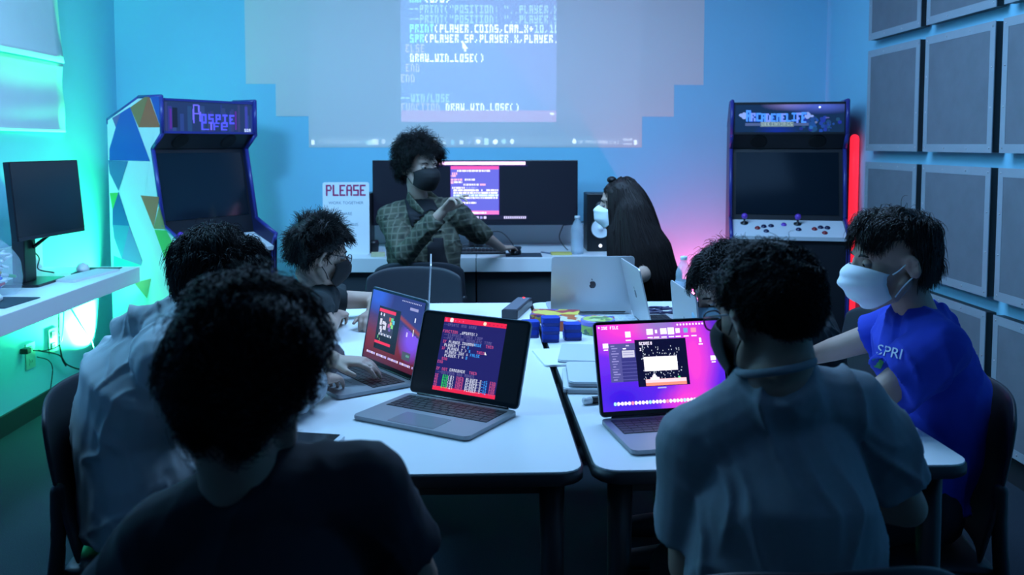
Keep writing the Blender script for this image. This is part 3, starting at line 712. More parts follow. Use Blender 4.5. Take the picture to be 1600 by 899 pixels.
t = thing('wall_light_stand_in', 'glowing red bar added for the red light on the wall beside the right arcade cabinet', 'wall light stand-in', (0, 0, 0)); obj('tube', b, m_wall_light, t)
b = BM(); add_lathe(b, [(.028, 0), (.028, .02), (.024, .03), (.024, .17)], 18, M=Matrix.Translation((2.094, 5.05, 0))); obj('base', b, m_can, t)

# ================================================================== screens
def ms(name, s=1.0): return attr_emit_mat(name, s)
def pic_code(q, x, y, s, c): return q.text(x, y, s, c, 1, 1)
PW, PB, PR, PG, PC, PM = (.55, .58, .75), (.015, .012, .13), (.80, .015, .07), (.02, .55, .10), (.04, .30, .85), (.10, .09, .28)
PK = (.50, .07, .22)
def screen_code():
    q = Grid(210, 134, (.0012, .0012, .0025)); x, y = 42, 4
    q.rect(x, y, x + 127, y + 128, PB); q.rect(x, y, x + 127, y + 8, PR); q.rect(x, y + 121, x + 127, y + 128, PR)
    q.disc(x + 15.5, y + 4, 4, (.9, .8, .8)); q.disc(x + 84, y + 4, 3.5, (.9, .8, .6)); q.text(x + 22, y + 2, '+ - +', (.9, .1, .3)); q.text(x + 92, y + 2, '- - - - -', (.35, 0, .04)); q.text(x + 3, y + 2, '0', (.9, .1, .3))
    T = lambda r, cx, s, c: q.text(x + 1 + cx * 4, y + 10 + r * 6, s, c)
    T(0, 0, '--UPDATE AND DRAW', PM)
    T(2, 0, 'FUNCTION', PK); T(2, 9, '_UPDATE()', PW); T(3, 1, '--ELAPSED TIMER LOOP', PM); T(4, 1, '--PER FRAME ABSOLUTE TIME', PM)
    T(5, 1, 'IF', PK); T(5, 4, 'PLAYER.IDUMMY=', PW); T(5, 17, 'TRUE', PC); T(5, 23, 'THEN', PK); T(6, 2, 'PLAYER.T +=', PW); T(6, 14, '1', PC)
    T(7, 1, 'IF', PK); T(7, 4, 'PLAYER.T >', PW); T(7, 15, '5', PC); T(7, 19, 'THEN', PK); T(8, 3, 'PLAYER.IDX =', PW); T(8, 16, 'FALSE', PC); T(9, 3, 'PLAYER.T =', PW); T(9, 14, '0', PC)
    T(10, 1, ' END', PK); T(11, 0, 'END', PK); T(13, 0, 'IF NOT', PK); T(13, 7, 'GAMEOVER', PW); T(13, 17, 'THEN', PK); T(14, 1, '--BUTTONS AND MOVES', PM)
    for k in range(3):
        pass
    for k in range(5):
        r = 15 + k * .75
        T(r, 0, 'IF', PK); T(r, 4, 'BTN', PG); T(r, 7, '(0)', PW); T(r, 11, 'THEN', PK); T(r, 16, 'PLAYER.X', PW); T(r, 24, '-=1', PC); T(r, 28, 'END', PK)
    for k in range(5): q.rect(x + 93, y + 62 - 10 + k, x + 94 + k * .7, y + 63 - 10 + k, (1, 1, 1))
    return q
def screen_pink():
    W, H = 232, 146; q = Grid(W, H, (0, 0, 0)); V = np.array((.17, .03, .90)); P = np.array((1.0, .055, .72)); B = np.array((.05, .012, .80)); L = np.array((.30, .22, .62))
    for y in range(0, H, 2):
        for x in range(0, W, 2):
            u, v = x / W, y / H; c = V.copy()
            def mix(c, d, t): t = min(1, max(0, t)); return c * (1 - t) + d * t
            c = mix(c, P, 1.3 - math.hypot((u - .22) / .34, (v - .02) / .30)); c = mix(c, L, 1.1 - math.hypot((u - .5) / .24, (v - .0) / .22) if u > .25 else 0)
            c = mix(c, P, 1.2 - math.hypot((u - .76) / .17, (v - .45) / .75)); c = mix(c, P, 1.2 - math.hypot((u - .66) / .22, (v - .90) / .17))
            c = mix(c, B, 1.1 - math.hypot((u - .15) / .45, (v - .85) / .38) if not (u > .45 and v > .8 and v > 1.2 - u * .55) else 0)
            c = mix(c, B, 1.0 - math.hypot((u - 1.02) / .22, (v - .85) / .45))
            q.a[y:y + 2, x:x + 2] = np.round(c * 1.05, 2)
    Wt = (1.3, 1.2, 1.5)
    q.rect(3, 3, 6, 6, Wt); q.text(9, 3, 'IDE FILE', Wt, 1, 1)
    for k in range(9): q.rect(150 + k * 6, 3, 152.6 + k * 6, 6, Wt)
    for cx, w_, h_ in ((57, 10, 10), (98, 11, 11), (110, 5, 6), (124, 11, 10), (138, 12, 12), (151, 8, 8), (166, 8, 8), (181, 9, 8)):
        cc = Wt if cx not in (166, 181) else ((.2, .5, .8) if cx == 166 else (1.2, .35, .6)); q.rect(cx - w_ / 2, 13 - h_ / 2 + (5 if cx == 57 else 2), cx + w_ / 2, 13 + h_ / 2 + (5 if cx == 57 else 2), cc); q.rect(cx - 5, 24 if cx != 57 else 27, cx + 5, 26 if cx != 57 else 29, Wt)
    for cx, cy in ((14, 37), (192, 34), (213, 66)):
        q.rect(cx - (2 if cx == 192 else 5), cy - 5, cx + (2 if cx == 192 else 5), cy + 3, Wt); q.rect(cx - 4, cy + 5, cx + 4, cy + 7, Wt)
    q.rect(19, 33, 68, 98, (.10, .10, .36)); q.rect(41, 44, 68, 98, (.045, .045, .25))
    for k in range(14): q.rect(23 + (k % 3), 36 + k * 4.4, 30 + (k * 5) % 8, 37.5 + k * 4.4, (.34, .32, .75))
    for k in range(6): q.rect(41, 64 + k * 6, 68, 65 + k * 6, (.12, .12, .45))
    q.rect(43, 45, 66, 57, (.7, .7, .9)); q.rect(45, 41, 51, 43, Wt); q.rect(45, 48, 64, 49, (.3, .3, .6)); q.rect(45, 52, 64, 53, (.3, .3, .6)); q.rect(51, 36, 57, 38, (.6, .6, .9))
    q.rect(68, 28, 164, 108, (.004, .004, .035)); q.rect(98, 27, 130, 28.5, (.7, .5, .9))
    r = random.Random(2)
    for k in range(120): x = r.randrange(78, 152); y = r.randrange(36, 96); q.rect(x, y, x + 1.3, y + 2, (.75, .85, 1.0))
    q.rect(82, 58, 144, 82, (1.6, 1.5, 1.7)); q.text(76, 32, 'SCORE', Wt, 1, 1); q.text(97, 32, '0', Wt, 1, 1); q.text(76, 42, '3', Wt, 1, 1)
    q.rect(82, 96, 158, 107, (1.4, .8, .9)); q.rect(82, 102, 158, 107, (1.2, .35, .25)); q.rect(91, 93, 108, 97, (1.4, 1.1, 1.3)); q.rect(95, 90, 103, 94, Wt); q.rect(97, 87, 101, 91, Wt); q.rect(143, 93, 147, 96, (.1, .9, .3))
    q.rect(103, 110, 119, 111.5, (.5, .5, 1))
    for k in range(30):
        cc = (1.3, 1.2, 1.5) if (k * 7) % 5 else ((1.3, .35, .6) if k % 2 else (.5, 1.1, 1.4)); q.disc(22.5 + k * 6.4, 134, 2.9, cc)
    return q
def screen_dark():
    W, H = 200, 126; q = Grid(W, H, (0, 0, 0))
    for y in range(0, H, 2):
        for x in range(0, W, 2):
            u, v = x / W, y / H; c = np.array((.025, .022, .16)); m = lambda c, d, t: c * (1 - min(1, max(0, t))) + np.array(d) * min(1, max(0, t))
            c = m(c, (.03, .10, .62), 1.4 - math.hypot((u - .12) / .22, (v - .05) / .22)); c = m(c, (.16, .012, .02), (v - .25 - .2 * u) * 3 if v < 1 else 0)
            c = m(c, (.05, .012, .03), (v - .75) * 3); c = m(c, (.30, .03, .02), 1 - abs(v - .28 - .42 * (u - .6)) * 22 if u > .58 else 0)
            c = m(c, (.18, .06, .75), 1.5 - math.hypot((u - .86) / .17, (v - .55) / .22) if (u > .62 and v > .34 + .42 * (u - .6)) else 0)
            q.a[y:y + 2, x:x + 2] = np.round(c, 2)
    q.rect(36, 26, 120, 104, (.002, .002, .006)); q.rect(38, 30, 102, 36, PR); q.rect(36, 89, 98, 94, PR); q.rect(44, 36, 100, 74, (.03, .03, .06))
    r = random.Random(8)
    for x0, y0, w_, h_ in ((44, 38, 5, 5), (56, 38, 5, 5), (46, 48, 8, 12), (56, 52, 12, 6), (48, 62, 8, 6), (60, 60, 12, 7), (66, 54, 6, 12), (52, 66, 6, 7)): q.rect(x0, y0, x0 + w_, y0 + h_, (.65, .65, .75))
    for x0, y0, c in ((80, 42, (.6, .1, .05)), (88, 42, (.1, .6, .2)), (84, 50, (.7, .5, .1)), (94, 46, (.1, .5, .7)), (90, 54, (.2, .7, .2)), (78, 54, (.5, .1, .3)), (82, 60, (.15, .1, .4))): q.rect(x0, y0, x0 + 8, y0 + 7, c)
    for k in range(9): q.rect(48 + k * 5.6, 74 - (k % 2), 52 + k * 5.6, 78, (.25, .3, .45) if k % 2 else (.7, .7, .8))
    q.text(44, 80, 'X', (.1, .6, .1)); q.text(52, 84, '3', (.3, .6, .1)); q.rect(46, 78, 48, 84, (.2, .5, .2))
    for k in range(12): q.rect(118 + k * 6, 5, 121 + k * 6, 7, (.5, .5, .7))
    q.rect(150, 14, 180, 19, (.3, .3, .55)); q.rect(172, 30, 176, 38, (.7, .7, .9)); q.rect(172, 50, 175, 62, (.7, .7, .6)); q.rect(150, 58, 155, 66, (.6, .5, .9)); q.rect(146, 92, 176, 106, (.06, .08, .12)); q.rect(160, 96, 172, 100, (.1, .3, .25))
    for k in range(36):
        if k % 9 != 7: q.rect(12 + k * 5, 112, 15.6 + k * 5, 116.5, (.5, .45, .85) if k % 4 else (.8, .75, .9))
    return q
def screen_wide():
    W, H = 322, 96; q = Grid(W, H, (.0022, .0028, .016)); k = .995
    q.rect(100, .6, 240, 6.5, (1.9, 1.3, 2.0)); q.rect(96, 7, 244, 8, (.03, .01, .20))
    x0, x1, y0, y1 = 122, 198, 8, 85; q.rect(x0 - 1, y0 - 1, x1 + 1, y1 + 1, (.06, .01, .35)); q.rect(x0, y0, x1, y1, (.16, .17, .85)); q.rect(x0, y0, x1, y0 + 5, (1.1, .12, .55)); q.rect(x0, y1 - 6, x1, y1, (1.1, .25, .75)); r = random.Random(4)
    Wh = (1.2, 1.2, 1.35); Pk = (1.2, .6, .9)
    rowsd = [(14, 10, 62, Wh), (18.5, 2, 10, Pk), (22, 0, 8, Pk), (28, 0, 18, Pk), (28, 22, 38, Wh), (32, 2, 18, Wh), (36, 20, 44, Wh), (36, 46, 55, Pk), (32.5, 0, 4, Pk), (41, 24, 42, (.35, .4, 1)), (41, 2, 22, Wh), (45, 4, 44, Wh), (45, 48, 50, Wh), (45, 56, 75, Wh), (49, 4, 74, Wh), (53, 4, 75, (.9, 1.3, 1.2)), (57, 6, 74, Wh), (61, 2, 12, Pk), (65, 8, 40, Wh), (69, 2, 10, Pk), (73, 0, 8, Pk), (78, 6, 22, (.8, .8, 1.2)), (81, 18, 56, Wh)]
    for y, a, b_, c in rowsd:
        x = a
        while x < b_:
            w_ = r.choice((1, 2, 2, 3)); q.rect(x0 + x, y, x0 + min(b_, x + w_), y + 3, c); x += w_ + (1 if r.random() < .45 else 0)
    q.rect(60, 87, 244, 93, (.012, .012, .05))
    for i in range(60, 178, 6):
        q.rect(i, 88.5, i + 4, 92, (.85, .8, 1.3) if i % 4 else (.4, .4, .9))
    for i in range(206, 240, 3): q.rect(i, 88.5, i + 2.2, 92, (.8, .75, 1.2))
    return q

# ================================================================== laptops
m_alu = mat('silver_aluminium', (.55, .57, .60), .42, .55, spec=.4); m_gry = mat('grey_aluminium', (.30, .31, .34), .40, .55)
m_key = mat('black_keys', (.012, .012, .016), .45); m_bez = mat('screen_bezel', (.003, .003, .005), .2); m_pad = mat('trackpad_glass', (.26, .27, .30), .25, .3); m_logo = mat('logo_mirror', (.06, .07, .09), .2, .8)
m_white_pl = mat('white_plastic', (.75, .78, .82), .35)
def laptop(label, c, rotz, lean, screen, W=.308, D=.216, LH=.212, alu=None, sm=None, z=TZ, group=None):
    alu = alu or m_gry
    t = thing('laptop', label, 'laptop', (c[0], c[1], z), rotz, group)
    b = BM(); add_plate(b, W, D, .009, .012, .002, bevel=.0016, cy=-D / 2); obj('base', b, alu, t, False)
    b = BM()
    for sx in (-1, 1):
        for yy in (-.02, -D + .02): add_lathe(b, [(.006, 0), (.006, .0025)], 10, M=Matrix.Translation((sx * (W / 2 - .03), yy, 0)))
    obj('rubber_feet', b, m_key, t)
    kb = BM(); kw, kh = W - .034, .094; add_box(kb, (-kw / 2, -.018 - kh, .0111), (kw / 2, -.018, .0114), 1)
    rows_ = [14, 14, 14, 13, 12]; ph = kh / 6
    for r_ in range(6):
        n = [14, 14, 14, 13, 12, 9][r_]; x = -kw / 2 + .001; y0 = -.018 - r_ * ph
        for k in range(n):
            wk = (kw - .001) / n
            if r_ == 5: wk = (kw / 14) * (5 if k == 3 else 9.0 / 8)
            add_box(kb, (x + .001, y0 - ph + .001, .0114), (x + wk - .001, y0 - .001, .0124)); x += wk
    obj('keyboard', kb, [m_key, mat('key_gap', (.03, .03, .035), .5)], t)
    b = BM(); add_plate(b, .125, .076, .0004, .004, .0111, cy=-D + .045); obj('trackpad', b, m_pad, t)
    b = BM(); add_loft(b, [(-W / 2 + .03, .002, .0105), (W / 2 - .03, .002, .0105)], [.0045, .0045], n=10); obj('hinge', b, m_bez, t)
    ML = Matrix.Translation((0, .002, .0125)) @ Matrix.Rotation(-lean, 4, 'X') @ Matrix.Rotation(PI / 2, 4, 'X')   # lid plane: x across, y up the lid, z towards the user
    b = BM(); add_plate(b, W, LH, .0045, .012, -.0045, bevel=.0012, M=ML, cy=LH / 2); lid = obj('lid', b, alu, t)
    b = BM(); add_plate(b, W - .004, LH - .004, .0005, .010, 0, M=ML, cy=LH / 2); obj('bezel', b, m_bez, lid)
    # bitten apple mark on the back of the lid
    b = BM(); pts = []
    for k in range(40):
        a = 2 * PI * k / 40; x = math.sin(a); y = math.cos(a); rr = 1 - .14 * math.exp(-(a / .35) ** 2) - .14 * math.exp(-((a - 2 * PI) / .35) ** 2) - .10 * math.exp(-((a - PI) / .3) ** 2)
        px, py = x * rr * .92, y * rr; q = math.hypot(px - 1.02, py - .18)
        if q < .40: px, py = 1.02 + (px - 1.02) / q * .40, .18 + (py - .18) / q * .40
        pts.append((px * .0135, py * .0145 + LH / 2 - .002))
    add_prism(b, pts[::-1], -.0054, -.0046, M=ML)
    leaf = [(.0005, .0145), (.0015, .0195), (.0055, .0225), (.0050, .0180), (.0022, .0150)]; add_prism(b, [(x, y + LH / 2) for x, y in leaf], -.0054, -.0046, M=ML); obj('apple_logo', b, m_logo, lid)
    b0, b1 = .008, .012
    o = ML @ Vector((-W / 2 + b0, LH - .008, .0009)); u = ML.to_3x3() @ Vector((W - 2 * b0, 0, 0)); v = ML.to_3x3() @ Vector((0, -(LH - .008 - b1), 0))
    if screen is not None: grid_mesh('screen', screen, o, u, v, sm, t)
    else:
        me = bpy.data.meshes.new('screen'); me.from_pydata([tuple(o), tuple(o + v), tuple(o + v + u), tuple(o + u)], [], [(0, 1, 2, 3)]); link('screen', me, mat('idle_screen', (.02, .03, .05), .15, emit=(.10, .18, .35), estr=.5), t)
    return t
def mid(a, b_): return ((a[0] + b_[0]) / 2, (a[1] + b_[1]) / 2)
laptop('open laptop with a dark desktop and small game window, left of the code laptop', (-.275, 2.425), R(-55), R(11), screen_dark(), sm=ms('dark_desktop_pixels', 1.1), W=.304)
laptop('open laptop showing blue code page framed in red on black', (-.062, 2.125), R(-31.5), R(19), screen_code(), sm=ms('code_pixels', 1.1), W=.313, LH=.208)
laptop('open laptop with bright pink and purple desktop and black game window', (.414, 2.005), R(10.0), R(18), screen_pink(), sm=ms('pink_desktop_pixels', 1.0), W=.320, LH=.216)
laptop('silver laptop seen from behind with apple mark on its lid', (.388, 3.275), R(181), R(10), None, alu=m_alu, W=.304)
laptop('silver laptop turned sideways just right of the lid with the apple mark', (.545, 3.06), R(93), R(13), None, alu=m_alu, W=.304)
laptop('silver laptop with back of lid towards the water bottle, beside the face-masked bent head', (.578, 2.50), R(91), R(5), None, alu=m_alu, W=.304)
laptop('slim laptop seen edge-on behind the laptop with the dark desktop', (-.212, 3.16), R(-86.5), R(3), None, alu=m_alu, W=.30)

# ================================================================== things on the tables
def flat(name, label, cat, w_, d_, h_, c, rotz, m, r=.004, z=TZ, group=None, bevel=.001):
    b = BM(); add_plate(b, w_, d_, h_, r, 0, bevel=bevel); o = obj(name, b, m); o.location = (c[0], c[1], z); o.rotation_euler = (0, 0, rotz); return tag(o, label, cat, group)
m_paper = mat('white_paper', (.82, .85, .88), .6); m_closed = mat('closed_laptop_silver', (.62, .68, .72), .45, .3)
# closed white laptops in a small pile
def closed_laptop(label, c, rotz, z, m):
    t = thing('closed_laptop', label, 'laptop', (c[0], c[1], z), rotz, 'closed laptops stacked by the table seam')
    b = BM(); add_plate(b, .30, .21, .008, .012, .001, bevel=.002); obj('base', b, m_gry, t)
    b = BM(); add_plate(b, .30, .21, .005, .012, .0095, bevel=.002); obj('lid', b, m, t)
    b = BM()
    for sx in (-1, 1):
        for sy in (-1, 1): add_lathe(b, [(.006, 0), (.006, .0015)], 8, M=Matrix.Translation((sx * .12, sy * .08, 0)))
    obj('rubber_feet', b, m_key, t)
    return t
closed_laptop('lower of two closed silver laptops stacked beside the table seam', (.350, 2.315), R(-4), TZ, m_closed)
closed_laptop('upper closed silver laptop on the pile beside the table seam', (.363, 2.325), R(-3), TZ + .0145, m_closed)
closed_laptop('closed silver laptop lying behind the small laptop pile', (.365, 2.60), R(-8), TZ, m_closed)
flat('tablet', 'small white tablet lying across the table seam behind the closed laptops', 'tablet', .13, .20, .006, (.215, 2.60), R(8), m_paper, r=.012)
# blue erasers
m_foam = mat('blue_felt', (.012, .05, .42), .85, noise=.2, nscale=150, bump=.4, bscale=500); m_fback = mat('eraser_back', (.01, .03, .25), .5)
def eraser(px, py, k, rz, lab):
    p = oz(px, py, TZ); t = thing('whiteboard_eraser', lab, 'eraser', (p.x, p.y, TZ + k * .0262), rz, 'blue whiteboard erasers')
    b = BM(); add_plate(b, .056, .052, .016, .006, .0098, bevel=.003); obj('felt_pad', b, m_foam, t, False); b = BM(); add_plate(b, .055, .051, .0095, .006, 0, bevel=.002); obj('backing', b, m_fback, t)
for k, lab in enumerate(('blue eraser at the bottom of the stack of three', 'blue eraser in the middle of the stack of three', 'blue eraser on top of the stack of three')): eraser(860, 533, k, R(-3 + 4 * k), lab)
for k, lab in enumerate(('lower blue eraser of the pair beside the round tin', 'upper blue eraser of the pair beside the round tin')): eraser(894, 530, k, R(4 - 6 * k), lab)
for k, lab in enumerate(('lower blue eraser of the leftmost pair next to the seam', 'upper blue eraser of the leftmost pair next to the seam')): eraser(828, 526, k, R(3 + 5 * k), lab)
# card game boxes
def cover_mat(name, c1, c2, c3, sc):
    m = bpy.data.materials.new(name); m.use_nodes = True; nt = m.node_tree; bs = nt.nodes['Principled BSDF']; bs.inputs['Roughness'].default_value = .35
    tc = nt.nodes.new('ShaderNodeTexCoord'); vo = nt.nodes.new('ShaderNodeTexVoronoi'); vo.inputs['Scale'].default_value = sc; nt.links.new(tc.outputs['Object'], vo.inputs['Vector'])
    cr = nt.nodes.new('ShaderNodeValToRGB'); cr.color_ramp.interpolation = 'CONSTANT'; e = cr.color_ramp.elements; e[0].color = (*c1, 1); e[1].position = .45; e[1].color = (*c2, 1); n = e.new(.72); n.color = (*c3, 1)
    sp_ = nt.nodes.new('ShaderNodeSeparateColor'); nt.links.new(vo.outputs['Color'], sp_.inputs[0]); nt.links.new(sp_.outputs[0], cr.inputs[0]); nt.links.new(cr.outputs[0], bs.inputs['Base Color']); return m
def game_box(label, c, rz, w_, d_, h_, mside, mtop, z=TZ):
    t = thing('card_game_box', label, 'game box', (c[0], c[1], z), rz, 'game boxes between the tables')
    b = BM(); add_plate(b, w_, d_, h_ - .001, .003, 0); obj('box_body', b, mside, t); b = BM(); add_plate(b, w_ - .004, d_ - .004, .0015, .003, h_ - .001); obj('printed_lid', b, mtop, t)
game_box('orange printed game box behind the blue eraser stack', (.335, 3.02), R(-14), .19, .13, .034, mat('box_orange', (.55, .10, .03), .4), cover_mat('cover_orange', (.55, .13, .04), (.70, .65, .50), (.10, .12, .35), 32))
game_box('flat game box with yellow and red cover, behind the orange one', (.245, 3.16), R(-10), .17, .12, .030, cover_mat('spine_yellow', (.45, .30, .05), (.35, .04, .03), (.10, .05, .20), 60), cover_mat('cover_yellow', (.75, .60, .10), (.45, .05, .08), (.12, .10, .40), 26))
# round tin
p = oz(930, 523, TZ); t = thing('round_tin', 'round yellow-green tin with a lilac rimmed lid', 'tin', (p.x + .012, p.y + .03, TZ), 0)
b = BM(); add_lathe(b, [(.054, 0), (.056, .003), (.056, .034)], 36); obj('tin_body', b, cover_mat('tin_print', (.30, .45, .10), (.35, .50, .12), (.08, .15, .10), 70), t)
b = BM(); add_lathe(b, [(.0575, .030), (.0575, .043), (.055, .046), (.0, .0465)], 36, cap=False); obj('tin_lid', b, mat('tin_lilac', (.26, .22, .62), .3), t)
b = BM(); add_lathe(b, [(.050, .0466), (.0, .0468)], 36, cap=False); obj('lid_print', b, cover_mat('tin_top', (.50, .62, .15), (.60, .70, .35), (.15, .25, .10), 60), t)
# long black presenter bar with a red light
p0_, p1_ = oz(796, 499, TZ), oz(820, 478, TZ); d_ = (p1_ - p0_); ln = d_.length
t = thing('webcam_bar', 'long black bar device with tiny red light, lying at the table seam', 'webcam bar', ((p0_.x + p1_.x) / 2, (p0_.y + p1_.y) / 2, TZ), math.atan2(d_.y, d_.x) - PI / 2)
b = BM(); add_box(b, (-.030, -ln / 2, 0), (.030, ln / 2, .033), bevel=.004); obj('body', b, mat('bar_black', (.02, .024, .035), .35), t)
b = BM(); add_box(b, (-.024, -ln / 2 + .01, .0331), (.024, ln / 2 - .01, .0345)); obj('top_strip', b, mat('bar_grey', (.10, .12, .16), .4), t)
b = BM(); add_ell(b, (.0, ln / 2 - .02, .0352), (.005, .005, .0025), n=10); obj('indicator_light', b, mat('led_red', (.3, 0, 0), .4, emit=(1, .02, .03), estr=3), t)
# marker pen
def marker(name, label, a, b_, r, mb, mc, group=None, capf=.42, par=None):
    a, b_ = Vector(a), Vector(b_); t = thing(name, label, 'marker', a, 0, group); v = b_ - a
    x = BM(); add_loft(x, [v * capf, v], [r, r], n=14, round0=False, round1=False); add_loft(x, [v, v * 1.04], [r * .75, r * .7], n=12, round0=False, round1=False); obj('barrel', x, mb, t)
    x = BM(); add_loft(x, [v * 0, v * .03, v * capf], [r * .8, r * 1.08, r * 1.08], n=14, round0=False, round1=False); obj('cap', x, mc, t); return t
q0, q1 = oz(911, 633, TZ), oz(958, 628, TZ); q0.z = q1.z = TZ + .0095
t = marker('dry_erase_marker', 'white dry-erase marker with black band, left of the pink-screen laptop', q0, q0 + (q1 - q0).normalized() * .13, .0088, m_white_pl, m_white_pl, capf=.14)
x = BM(); v = (q1 - q0).normalized(); add_loft(x, [v * .022, v * .048], [.0092, .0092], n=14, round0=False, round1=False); obj('black_band', x, m_key, t)
# phone
p = oz(480, 690, TZ); t = thing('smartphone', 'white smartphone lying face up by the nearest head', 'phone', (p.x, p.y, TZ), R(78))
b = BM(); add_plate(b, .072, .148, .008, .012, 0, bevel=.002); obj('case', b, m_white_pl, t); b = BM(); add_plate(b, .062, .125, .0004, .003, .0081); obj('screen', b, m_bez, t)
# white keyboard and looping cable behind the tin
t = thing('keyboard', 'low white keyboard in front of the apple-marked laptop', 'keyboard', (.365, 3.17, TZ), R(-1))
t.location = (.415, 3.175, TZ)
b = BM(); add_plate(b, .25, .085, .008, .006, 0, bevel=.001); obj('keyboard_base', b, m_white_pl, t); b = BM()
for r_ in range(5):
    for k in range(15): add_box(b, (-.118 + k * .0157, -.036 + r_ * .0148, .008), (-.118 + k * .0157 + .0135, -.036 + r_ * .0148 + .0125, .0100))
obj('keys', b, mat('white_keys', (.62, .68, .75), .5), t)
cx = oz(1040, 491, TZ); pts = []
for k in range(60): a = k / 59 * 5.2 * PI; pts.append((cx.x + .075 * math.cos(a) * (1 - k / 130) + .03 * math.sin(k), cx.y + .055 * math.sin(a), TZ + .006 + .010 * abs(math.sin(k * .7))))
b = BM(); add_tube(b, bez(pts, 3), .0045, 7); tag(obj('charging_cable', b, mat('cable_violet', (.04, .035, .10), .4), smooth=True), 'tangled dark cable bundle on the table between two silver laptops', 'cable')

# water bottles
m_pet = mat('clear_plastic', (.55, .68, .80), .12, alpha=.38)
m_capw = mat('bottle_cap_white', (.75, .8, .85), .4); m_lbl = mat('bottle_label', (.45, .55, .70), .5)
def bottle(label, x, y, z, h, r, lab=True):
    t = thing('water_bottle', label, 'bottle', (x, y, z), 0); s = h
    pr = [(r * .85, 0), (r, .02 * s), (r, .12 * s), (r * .96, .15 * s), (r, .18 * s), (r, .55 * s), (r * .96, .58 * s), (r, .62 * s), (r * .95, .70 * s), (r * .65, .82 * s), (r * .40, .90 * s), (r * .38, .935 * s)]
    b = BM(); add_lathe(b, pr, 24); obj('bottle_body', b, m_pet, t)
    b = BM(); add_lathe(b, [(r * .44, .925 * s), (r * .44, .995 * s), (r * .40, 1.0 * s)], 20); obj('cap', b, m_capw, t)
    if lab:
        b = BM(); add_lathe(b, [(r * 1.015, .30 * s), (r * 1.015, .52 * s)], 24, cap=False); obj('label_band', b, m_lbl, t)
        text_mesh('label_print', 'WATER' if 0 else 'III III', .012, mat('label_ink', (.05, .04, .15), .5), t, Matrix.Translation((0, -r * 1.03, .38 * s)) @ Matrix.Rotation(PI / 2, 4, 'X'), .0002)
    b = BM(); add_lathe(b, [(r * .80, .004), (r * .94, .02 * s), (r * .94, .40 * s), (.0, .402 * s)], 22, cap=False); obj('water', b, mat('water_fill', (.55, .70, .85), .05, alpha=.30), t)
    return t
p = oy(1068, 440, 3.42); bottle('plastic water bottle standing on the table beside the long-haired person', p.x, 3.42, TZ, .197, .031)
p = oy(902, 380, 5.02); bottle('clear water bottle on the wall desk, half full', p.x, 5.02, .7505, .215, .036, False)

# ================================================================== things on the back wall desk
m_mon = mat('monitor_black', (.006, .007, .012), .35)
ctr = oy(743, 300, 5.27); mw = 1.207; t = thing('ultrawide_monitor', 'very wide black monitor on the wall desk showing code in a small window', 'monitor', (ctr.x, 5.27, .7505), 0)
zt, zb_ = oy(743, 250.5, 5.27).z - .7505, oy(743, 352, 5.27).z - .7505
b = BM(); add_box(b, (-mw / 2, 0, zb_), (mw / 2, .035, zt), bevel=.004); obj('screen_housing', b, m_mon, t)
b = BM(); add_box(b, (-mw / 2 + .004, -.0015, zb_), (mw / 2 - .004, .0, zb_ + .022)); obj('lower_bezel', b, mat('bezel_grey', (.015, .018, .03), .3), t)
grid_mesh('screen', screen_wide(), (-mw / 2 + .006, -.0022, zt - .005), (mw - .012, 0, 0), (0, 0, -(zt - zb_ - .028)), attr_emit_mat('wide_pixels', 1.0, .3, .012), t)
b = BM(); add_box(b, (-.04, .036, .02), (.04, .06, zb_ + .15)); obj('stand_column', b, m_mon, t)
b = BM(); add_loft(b, [(-.26, -.02, .008), (0, .09, .009), (.26, -.02, .008)], [(.008, .02)] * 3, n=10, up=(0, 0, 1)); obj('stand_foot', b, m_mon, t)
# PLEASE sign
pl, pr_ = oy(505, 350, 5.02), oy(577, 350, 5.02); zt = oy(541, 285, 5.02).z; w_ = pr_.x - pl.x; zb2 = .7505
t = thing('standing_sign', 'white standing sign headed PLEASE on the wall desk', 'sign', ((pl.x + pr_.x) / 2, 5.02, .7505), R(3)); h_ = zt - .7505
b = BM(); add_plate(b, w_, h_, .012, .012, 0, M=Matrix.Translation((0, .012, h_ / 2)) @ Matrix.Rotation(PI / 2, 4, 'X')); obj('board', b, mat('sign_white', (.84, .86, .90), .35), t)
b = BM(); add_box(b, (-w_ / 2 + .02, .012, 0), (w_ / 2 - .02, .07, .006)); obj('foot', b, m_white_pl, t)
q = Grid(6 * 8, 10, (0, 0, 0)); big = {'P': '1111110 1100011 1100011 1111110 1100000 1100000 1100000', 'L': '1100000 1100000 1100000 1100000 1100000 1100000 1111111', 'E': '1111111 1100000 1100000 1111100 1100000 1100000 1111111', 'A': '0111110 1100011 1100011 1111111 1100011 1100011 1100011', 'S': '1111111 1100000 1100000 1111111 0000011 0000011 1111111'}
q = Grid(48, 7, (0, 0, 0))
for i, ch in enumerate('PLEASE'):
    for r_, row in enumerate(big[ch].split()):
        for k, z_ in enumerate(row):
            if z_ == '1': q.a[r_, i * 8 + k] = (.42, .012, .10) if (r_ + k) % 5 else (.34, .012, .16)
grid_mesh('heading_letters', q, (-w_ / 2 + .018, -.0006, h_ - .014), (w_ - .032, 0, 0), (0, 0, -.062), attr_base_mat('sign_red_print', .5), t, skip=(0, 0, 0))
for s_, py in (('WORK TOGETHER', 317), ('SHARE', 334), ('TAKE TURNS', 351), ('HAVE FUN!', 368)):
    z_ = oy(541, py, 5.02).z - .7505; text_mesh('sign_line', s_, .0225, mat('sign_grey_print', (.20, .26, .36), .5), t, Matrix.Translation((0, -.0004, z_ - .008)) @ Matrix.Rotation(PI / 2, 4, 'X'), .0003)
